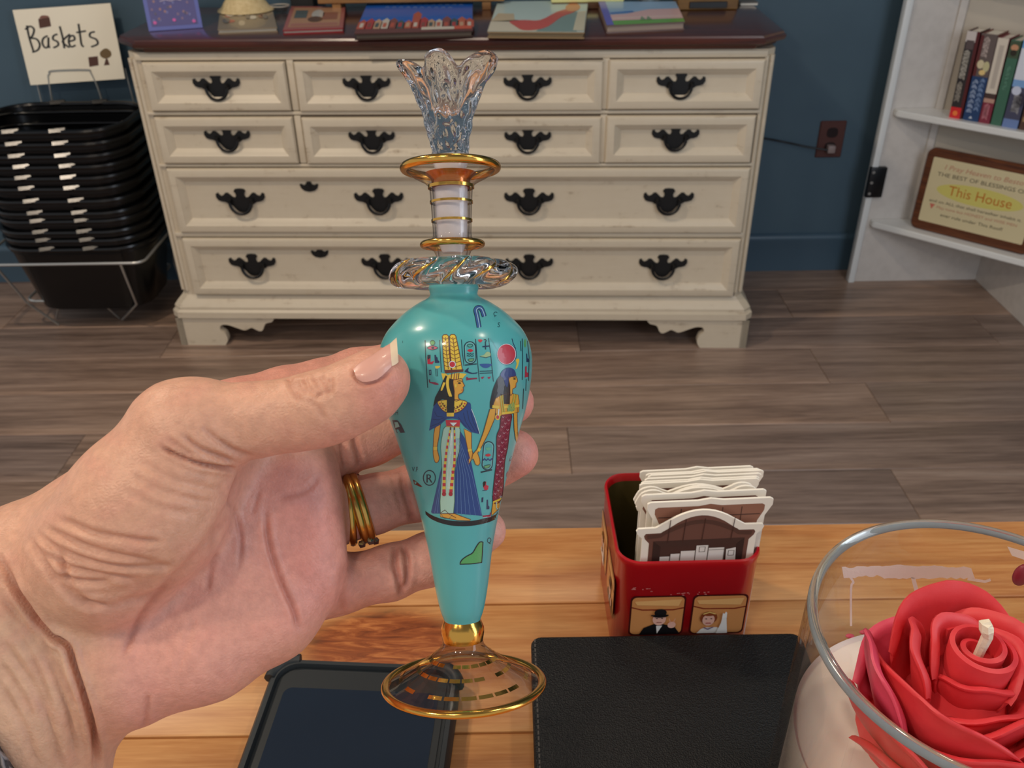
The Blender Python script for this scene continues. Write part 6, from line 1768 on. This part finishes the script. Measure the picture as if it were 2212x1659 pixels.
# folds at the root of the thumb
crease([(345, 965), (385, 985), (430, 1002), (480, 1010), (508, 1012)], 5, 1.1, 0, 0.24, 0.8)
crease([(395, 940), (430, 968), (470, 985), (500, 996)], 6, 0.8, 0, 0.24, 0.4)
crease([(440, 925), (470, 950), (510, 975), (545, 985)], 6, 0.6, 0, 0.24, 0.3)
crease([(360, 945), (395, 972), (420, 985)], 6, 0.4, 0, 0.24, 0.3)
crease([(300, 995), (360, 1030), (430, 1052), (470, 1060)], 8, 0.4, 0, 0.24); crease([(290, 1030), (350, 1062), (420, 1080), (460, 1085)], 8, 0.4, 0, 0.24)
crease([(270, 1060), (340, 1095), (410, 1110)], 8, 0.35, 0, 0.24)
# wrinkles over the heel of the thumb
for q in ([(100, 1140), (150, 1165), (215, 1190), (280, 1205), (350, 1215)], [(110, 1175), (170, 1205), (240, 1222), (320, 1225), (370, 1222)], [(90, 1190), (150, 1225), (220, 1240), (290, 1250)], [(120, 1245), (180, 1255), (240, 1256)], [(80, 1150), (130, 1200), (150, 1260), (190, 1300), (240, 1310)], [(130, 1120), (200, 1150), (280, 1165), (350, 1172)]):
    crease(q, 7, 0.75, 0, 0.24, 0.25)
crease([(62, 1160), (95, 1215), (130, 1260), (170, 1300), (220, 1315)], 8, 0.9, 0, 0.24, 0.3)
# wrist folds
crease([(0, 1205), (30, 1260), (65, 1310), (92, 1350), (112, 1375), (128, 1382), (148, 1400), (160, 1440), (180, 1500), (200, 1570), (206, 1625), (206, 1659)], 7, 1.9, 0, 0.26, 1.0, 0.5)
for q, w, dp in (([(0, 1290), (40, 1335), (80, 1395), (100, 1425), (130, 1490), (150, 1560), (165, 1659)], 8, 0.9), ([(0, 1385), (40, 1430), (75, 1485), (100, 1545), (120, 1620), (125, 1659)], 9, 0.7),
                 ([(20, 1340), (60, 1400), (90, 1470), (110, 1530)], 8, 0.5), ([(0, 1480), (30, 1530), (60, 1590), (80, 1659)], 9, 0.5), ([(60, 1330), (100, 1400), (140, 1470), (165, 1530)], 7, 0.6), ([(0, 1240), (40, 1290), (80, 1350), (110, 1410)], 7, 0.6), ([(0, 1430), (40, 1490), (70, 1550)], 8, 0.4)):
    crease(q, w, dp, 0, 0.26, 0.25)
# palm lines
crease([(520, 1010), (500, 1070), (508, 1110), (520, 1160), (516, 1230)], 5, 0.45, 0, 0.26, 0.5)
crease([(574, 1100), (578, 1160), (590, 1210), (612, 1270), (635, 1320), (645, 1360)], 6, 0.75, 0, 0.26, 0.8)
crease([(470, 1190), (455, 1230), (448, 1280)], 6, 0.35, 0, 0.26, 0.6); crease([(375, 1260), (320, 1310), (290, 1360), (268, 1418)], 7, 0.5, 0, 0.26, 0.8)
crease([(320, 1500), (316, 1540), (310, 1575)], 6, 0.4, 0, 0.26, 0.3); crease([(560, 1060), (545, 1110)], 5, 0.25, 0, 0.26, 0.4); crease([(505, 1110), (470, 1150), (450, 1200)], 5, 0.3, 0, 0.26, 0.3)
crease([(420, 1330), (400, 1400), (380, 1450)], 8, 0.25, 0, 0.26); crease([(690, 1030), (660, 1060), (600, 1075)], 6, 0.3, 0, 0.26, 0.3)
# boundary of thumb mass and palm
crease([(555, 985), (530, 1020), (498, 1085), (468, 1140), (430, 1195), (380, 1245), (330, 1285), (275, 1300), (235, 1310)], 9, 0.7, 0.195, 0.26, 0.25, 0.2)
# finger joints
crease([(765, 935), (768, 960), (775, 985), (778, 1010)], 6, 0.7, 0.23, 0.27, 0.6); crease([(750, 900), (738, 940), (742, 985), (748, 1015)], 6, 0.6, 0.23, 0.27, 0.5)
crease([(868, 1020), (872, 1060), (884, 1100), (892, 1130)], 7, 0.8, 0.23, 0.27, 0.8); crease([(850, 1030), (858, 1070), (875, 1118)], 6, 0.4, 0.23, 0.27, 0.4)
crease([(856, 1178), (852, 1215), (862, 1255), (868, 1288)], 6, 0.9, 0.23, 0.27, 0.9); crease([(868, 1178), (878, 1205), (880, 1240), (874, 1275)], 6, 0.8, 0.23, 0.27, 0.9)
crease([(752, 1215), (742, 1250), (738, 1290), (735, 1325)], 9, 0.6, 0.22, 0.27, 0.4)
# general slackness of the skin
rs = np.random.RandomState(1)
for i in range(26):
    kx, ky = rs.uniform(-0.09, 0.09), rs.uniform(-0.09, 0.09); p0 = rs.uniform(0, 6.28)
    disp += 0.010 * mm * np.sin(px * kx + py * ky + p0 + 2 * np.sin(px * 0.011 + i))
co2 = co + nr * disp[:, None]
# pigment: tan back of hand and wrist, pink palm and finger pads
def soft_poly(pts, w):
    inside = np.zeros(n_, bool); q = len(pts)
    for i in range(q):
        (x0, y0), (x1, y1) = pts[i], pts[(i + 1) % q]
        c = (y0 > py) != (y1 > py)
        inside ^= c & (px < (x1 - x0) * (py - y0) / (y1 - y0 + 1e-9) + x0)
    d, _ = seg_dist2(pts)
    return np.clip(0.5 + np.where(inside, d, -d) / (2 * w), 0, 1)
def seg_dist2(pts):
    best = np.full(n_, 1e9, np.float32)
    for i in range(len(pts)):
        (ax_, ay_), (bx_, by_) = pts[i], pts[(i + 1) % len(pts)]
        dx, dy = bx_ - ax_, by_ - ay_
        t = np.clip(((px - ax_) * dx + (py - ay_) * dy) / (dx * dx + dy * dy + 1e-9), 0, 1)
        best = np.minimum(best, np.hypot(px - ax_ - t * dx, py - ay_ - t * dy))
    return best, None
pink = soft_poly([(520, 1000), (640, 960), (1300, 780), (1300, 1340), (740, 1340), (560, 1470), (330, 1640), (240, 1560), (240, 1330), (380, 1260), (470, 1150)], 45)
rosy = np.clip(soft_poly([(600, 1060), (720, 1000), (780, 1120), (760, 1330), (640, 1350), (585, 1200)], 60), 0, 1)
tipc = np.clip(1.15 - np.hypot(px - 840, py - 830) / 110, 0, 1) * (co[:, 2] < 0.225)
pads = np.clip((px - 1080) / 60, 0, 1)
idxs = ((co[:, 2] > 0.232) & (py < 880) & (px > 430) & (px < 1000)).astype(float)
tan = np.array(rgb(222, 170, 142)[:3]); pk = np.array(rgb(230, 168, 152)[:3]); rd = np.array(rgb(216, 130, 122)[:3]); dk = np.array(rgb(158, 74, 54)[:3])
pale = np.array(rgb(218, 184, 156)[:3])
colr = tan[None] * np.ones((n_, 1))
wr = np.clip((230 - px) / 120, 0, 1) * np.clip((py - 1250) / 120, 0, 1) * (1 - pink)
def lerp_(A, B, f): return A * (1 - f[:, None]) + B[None] * f[:, None]
colr = lerp_(colr, pale, wr * 0.7)
colr = lerp_(colr, pk, pink * 0.9)
colr = lerp_(colr, rd, np.clip(rosy * 0.45 + tipc * 0.5 + pads * 0.4 + idxs * 0.45, 0, 0.8))
blot = 0.5 + 0.5 * np.sin(px * 0.031 + 2 * np.sin(py * 0.023)) * np.sin(py * 0.037 + 1.7 * np.sin(px * 0.019))
colr = lerp_(colr, rd, np.clip(blot - 0.62, 0, 1) * 0.35)
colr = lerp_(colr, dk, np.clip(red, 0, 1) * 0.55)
wco = np.empty_like(co2)
Mr = np.array(CR)
wco[:] = (np.stack([co2[:, 0], -co2[:, 1], -co2[:, 2]], 1) @ Mr.T) + np.array(CAM)
hm.vertices.foreach_set('co', wco.ravel().astype(np.float32)); hm.update()
ca = hm.color_attributes.new('Col', 'FLOAT_COLOR', 'POINT')
ca.data.foreach_set('color', np.concatenate([colr, np.ones((n_, 1))], 1).astype(np.float32).ravel())

m, nt, b = base_mat('skin')
at_ = N(nt, 'ShaderNodeAttribute'); at_.attribute_name = 'Col'
nzc = noise(nt, coords(nt), 420, 4, 0.6)
nt.links.new(mix(nt, 0.30, at_.outputs['Color'], mix(nt, 1.0, at_.outputs['Color'], ramp(nt, nzc, [(0.35, (0.66, 0.58, 0.56, 1)), (0.65, (1.12, 1.08, 1.06, 1))]), 'MULTIPLY')), b.inputs['Base Color'])
b.inputs['Roughness'].default_value = 0.46
b.inputs['Subsurface Weight'].default_value = 0.22
b.inputs['Subsurface Radius'].default_value = (1.0, 0.35, 0.2); b.inputs['Subsurface Scale'].default_value = 0.004
vo = N(nt, 'ShaderNodeTexVoronoi', feature='DISTANCE_TO_EDGE'); vo.inputs['Scale'].default_value = 850; nt.links.new(coords(nt, (1, 1.5, 1)), vo.inputs['Vector'])
nz2 = noise(nt, coords(nt), 300, 5, 0.7)
ad = N(nt, 'ShaderNodeMath', operation='MULTIPLY_ADD'); nt.links.new(vo.outputs['Distance'], ad.inputs[0]); ad.inputs[1].default_value = 0.6; nt.links.new(nz2, ad.inputs[2])
bump(nt, b, ad.outputs[0], 0.35, 0.0006)
SKIN = m
pc = pix(100, 1400, 0.222)
pn = thing('person', 'left hand with a gold ring holding up the turquoise bottle', 'person', tuple(pc))
hand = put('hand', hm, SKIN, pn, smooth=180)
HBVH = bvh_of(hand)

# thumb nail, laid on the thumb and lifted at its free edge
NAILB = simple('nail_plate', rgb(232, 170, 152), 0.34, coat=0.2, sss=0.15)
NAILT = simple('nail_free_edge', rgb(234, 210, 178), 0.35)
K7 = lambda X, Y: (700 + X / 8.295, 700 + Y / 8.295)
hits = []
for u in range(752, 872, 5):
    for v in range(735, 846, 5):
        d = ray(u, v).normalized(); loc, nor, i_, dist = HBVH.ray_cast(CAM, d)
        if loc is not None:
            q = CRI @ (loc - CAM)
            if -q.z < 0.215 and nor.dot(d) < -0.35: hits.append((u, v, -q.z))
H_ = np.array(hits); uu, vv = (H_[:, 0] - 815) / 50, (H_[:, 1] - 790) / 50
A = np.stack([np.ones_like(uu), uu, vv, uu * uu, uu * vv, vv * vv], 1)
cf = np.linalg.lstsq(A, H_[:, 2], rcond=None)[0]
def nail_depth(u, v):
    a_, b_ = (u - 815) / 50, (v - 790) / 50
    return float(np.dot(cf, [1, a_, b_, a_ * a_, a_ * b_, b_ * b_]))
def nail(name, rowA, rowB, mat, lift0, lift1, nu=14, nv=10, th=0.0004):
    """sheet between two edges of the nail (root->tip along each edge)"""
    ea, eb = curve2(rowA, 5), curve2(rowB, 5)
    def samp(e, t):
        f = t * (len(e) - 1); i = min(int(f), len(e) - 2); f -= i
        return (e[i][0] * (1 - f) + e[i + 1][0] * f, e[i][1] * (1 - f) + e[i + 1][1] * f)
    top, bot = [], []
    for j in range(nv + 1):
        t = j / nv; p, q = samp(ea, t), samp(eb, t); r1, r2 = [], []
        for i in range(nu + 1):
            s_ = i / nu; u, v = p[0] * (1 - s_) + q[0] * s_, p[1] * (1 - s_) + q[1] * s_
            dz = nail_depth(u, v) - (lift0 + (lift1 - lift0) * t) - 0.0005 * math.sin(math.pi * s_)
            r1.append(pix(u, v, dz)); r2.append(pix(u, v, dz + th))
        top.append(r1); bot.append(r2)
    bm = NB()
    T = [[bm.verts.new(p) for p in r] for r in top]; B = [[bm.verts.new(p) for p in r] for r in bot]
    for G in (T, B):
        for j in range(nv):
            for i in range(nu): bm.faces.new((G[j][i], G[j][i + 1], G[j + 1][i + 1], G[j + 1][i]))
    bd_ = [(0, i) for i in range(nu)] + [(j, nu) for j in range(nv)] + [(nv, i) for i in range(nu, 0, -1)] + [(j, 0) for j in range(nv, 0, -1)]
    for (j0, i0), (j1, i1) in zip(bd_, bd_[1:] + bd_[:1]): bm.faces.new((T[j0][i0], T[j1][i1], B[j1][i1], B[j0][i0]))
    bmesh.ops.recalc_face_normals(bm, faces=bm.faces)
    return put(name, bm, mat, hand, smooth=60)
nail('thumbnail', [K7(520, 800), K7(640, 690), K7(850, 565), K7(1060, 420), K7(1190, 345)], [K7(590, 985), K7(720, 1040), K7(960, 985), K7(1150, 820), K7(1225, 745)], NAILB, 0.0002, 0.0005)
nail('nail_free_edge', [K7(1180, 350), K7(1250, 285), K7(1300, 240)], [K7(1215, 755), K7(1290, 720), K7(1335, 680)], NAILT, 0.0005, 0.0006, 10, 5)
# gold ring set: three bands side by side with small stones below
(u0, v0, d0, r0), (u1, v1, d1, r1) = fingers['ring'][1], fingers['ring'][2]
f_ = 0.56
rcn = pix(u0 + (u1 - u0) * f_, v0 + (v1 - v0) * f_, d0 + (d1 - d0) * f_)
rax = (pix(u1, v1, d1) - pix(u0, v0, d0)).normalized()
toc = (CAM - rcn).normalized(); toc = (toc - rax * toc.dot(rax)).normalized(); dn = rax.cross(toc)
if (CRI @ dn).y > 0: dn = -dn
RG = simple('yellow_gold', rgb(214, 170, 92), 0.22, 1.0)
bm = NB()
RRr = 0.0089
for k in range(3):
    off = (-1.75 + 1.75 * k) * mm
    tube(bm, [rcn + rax * (off + 0.0007 * math.sin(2 * math.pi * j / 60) * (1 if k else -1.5)) + (toc * math.cos(2 * math.pi * j / 60) + dn * math.sin(2 * math.pi * j / 60)) * RRr for j in range(60)], 0.0014 if k == 1 else 0.00125, 10, True)
rg = put('gold_ring', bm, RG, hand, smooth=70)
bm = NB()
for k, (ao, ro) in enumerate(((74, 1.9), (88, 3.3), (102, 2.2), (82, -0.6), (97, -0.4))):
    a_ = R(ao); p = rcn + rax * (ro * mm) + (toc * math.cos(a_) + dn * math.sin(a_)) * (RRr + 0.0012)
    t_ = NB(); bmesh.ops.create_icosphere(t_, subdivisions=1, radius=0.0012); bmesh.ops.translate(t_, vec=p, verts=t_.verts)
    me = bpy.data.meshes.new('t'); t_.to_mesh(me); t_.free(); bm.from_mesh(me); bpy.data.meshes.remove(me)
put('ring_stones', bm, simple('cut_stone', rgb(170, 170, 176), 0.06, 0.85), hand)
# grey knitted cuff at the wrist edge of the picture
m, nt, b = base_mat('grey_knit')
w_ = N(nt, 'ShaderNodeTexWave'); w_.inputs['Scale'].default_value = 260; w_.inputs['Distortion'].default_value = 3.0; w_.inputs['Detail'].default_value = 3
nt.links.new(coords(nt, (1, 1.4, 0.7)), w_.inputs['Vector'])
nt.links.new(ramp(nt, w_.outputs['Fac'], [(0.2, rgb(66, 64, 68)), (0.7, rgb(150, 146, 148))]), b.inputs['Base Color']); b.inputs['Roughness'].default_value = 0.85
bump(nt, b, w_.outputs['Fac'], 0.8, 0.0012)
# the cuff follows the forearm beyond a plane square to the arm, standing off the skin by the thickness of the knit
q0, q1 = pix(0, 1600, 0.2), pix(38, 1659, 0.2)
cn_ = (q1 - q0).cross(ray(19, 1630)).normalized()
if (pix(-200, 1700, 0.22) - q0).dot(cn_) < 0: cn_ = -cn_
bm = NB(); bm.from_mesh(hm)
bm.transform(mw(hand))
bmesh.ops.bisect_plane(bm, geom=bm.verts[:] + bm.edges[:] + bm.faces[:], dist=1e-6, plane_co=q0, plane_no=cn_, clear_inner=True)
bm.normal_update()
for v in bm.verts: v.co += v.normal * 0.0012
cuff = put('sleeve_cuff', bm, m, pn, smooth=180)
sd_ = cuff.modifiers.new('knit_thickness', 'SOLIDIFY'); sd_.thickness = 0.0016; sd_.offset = 1.0
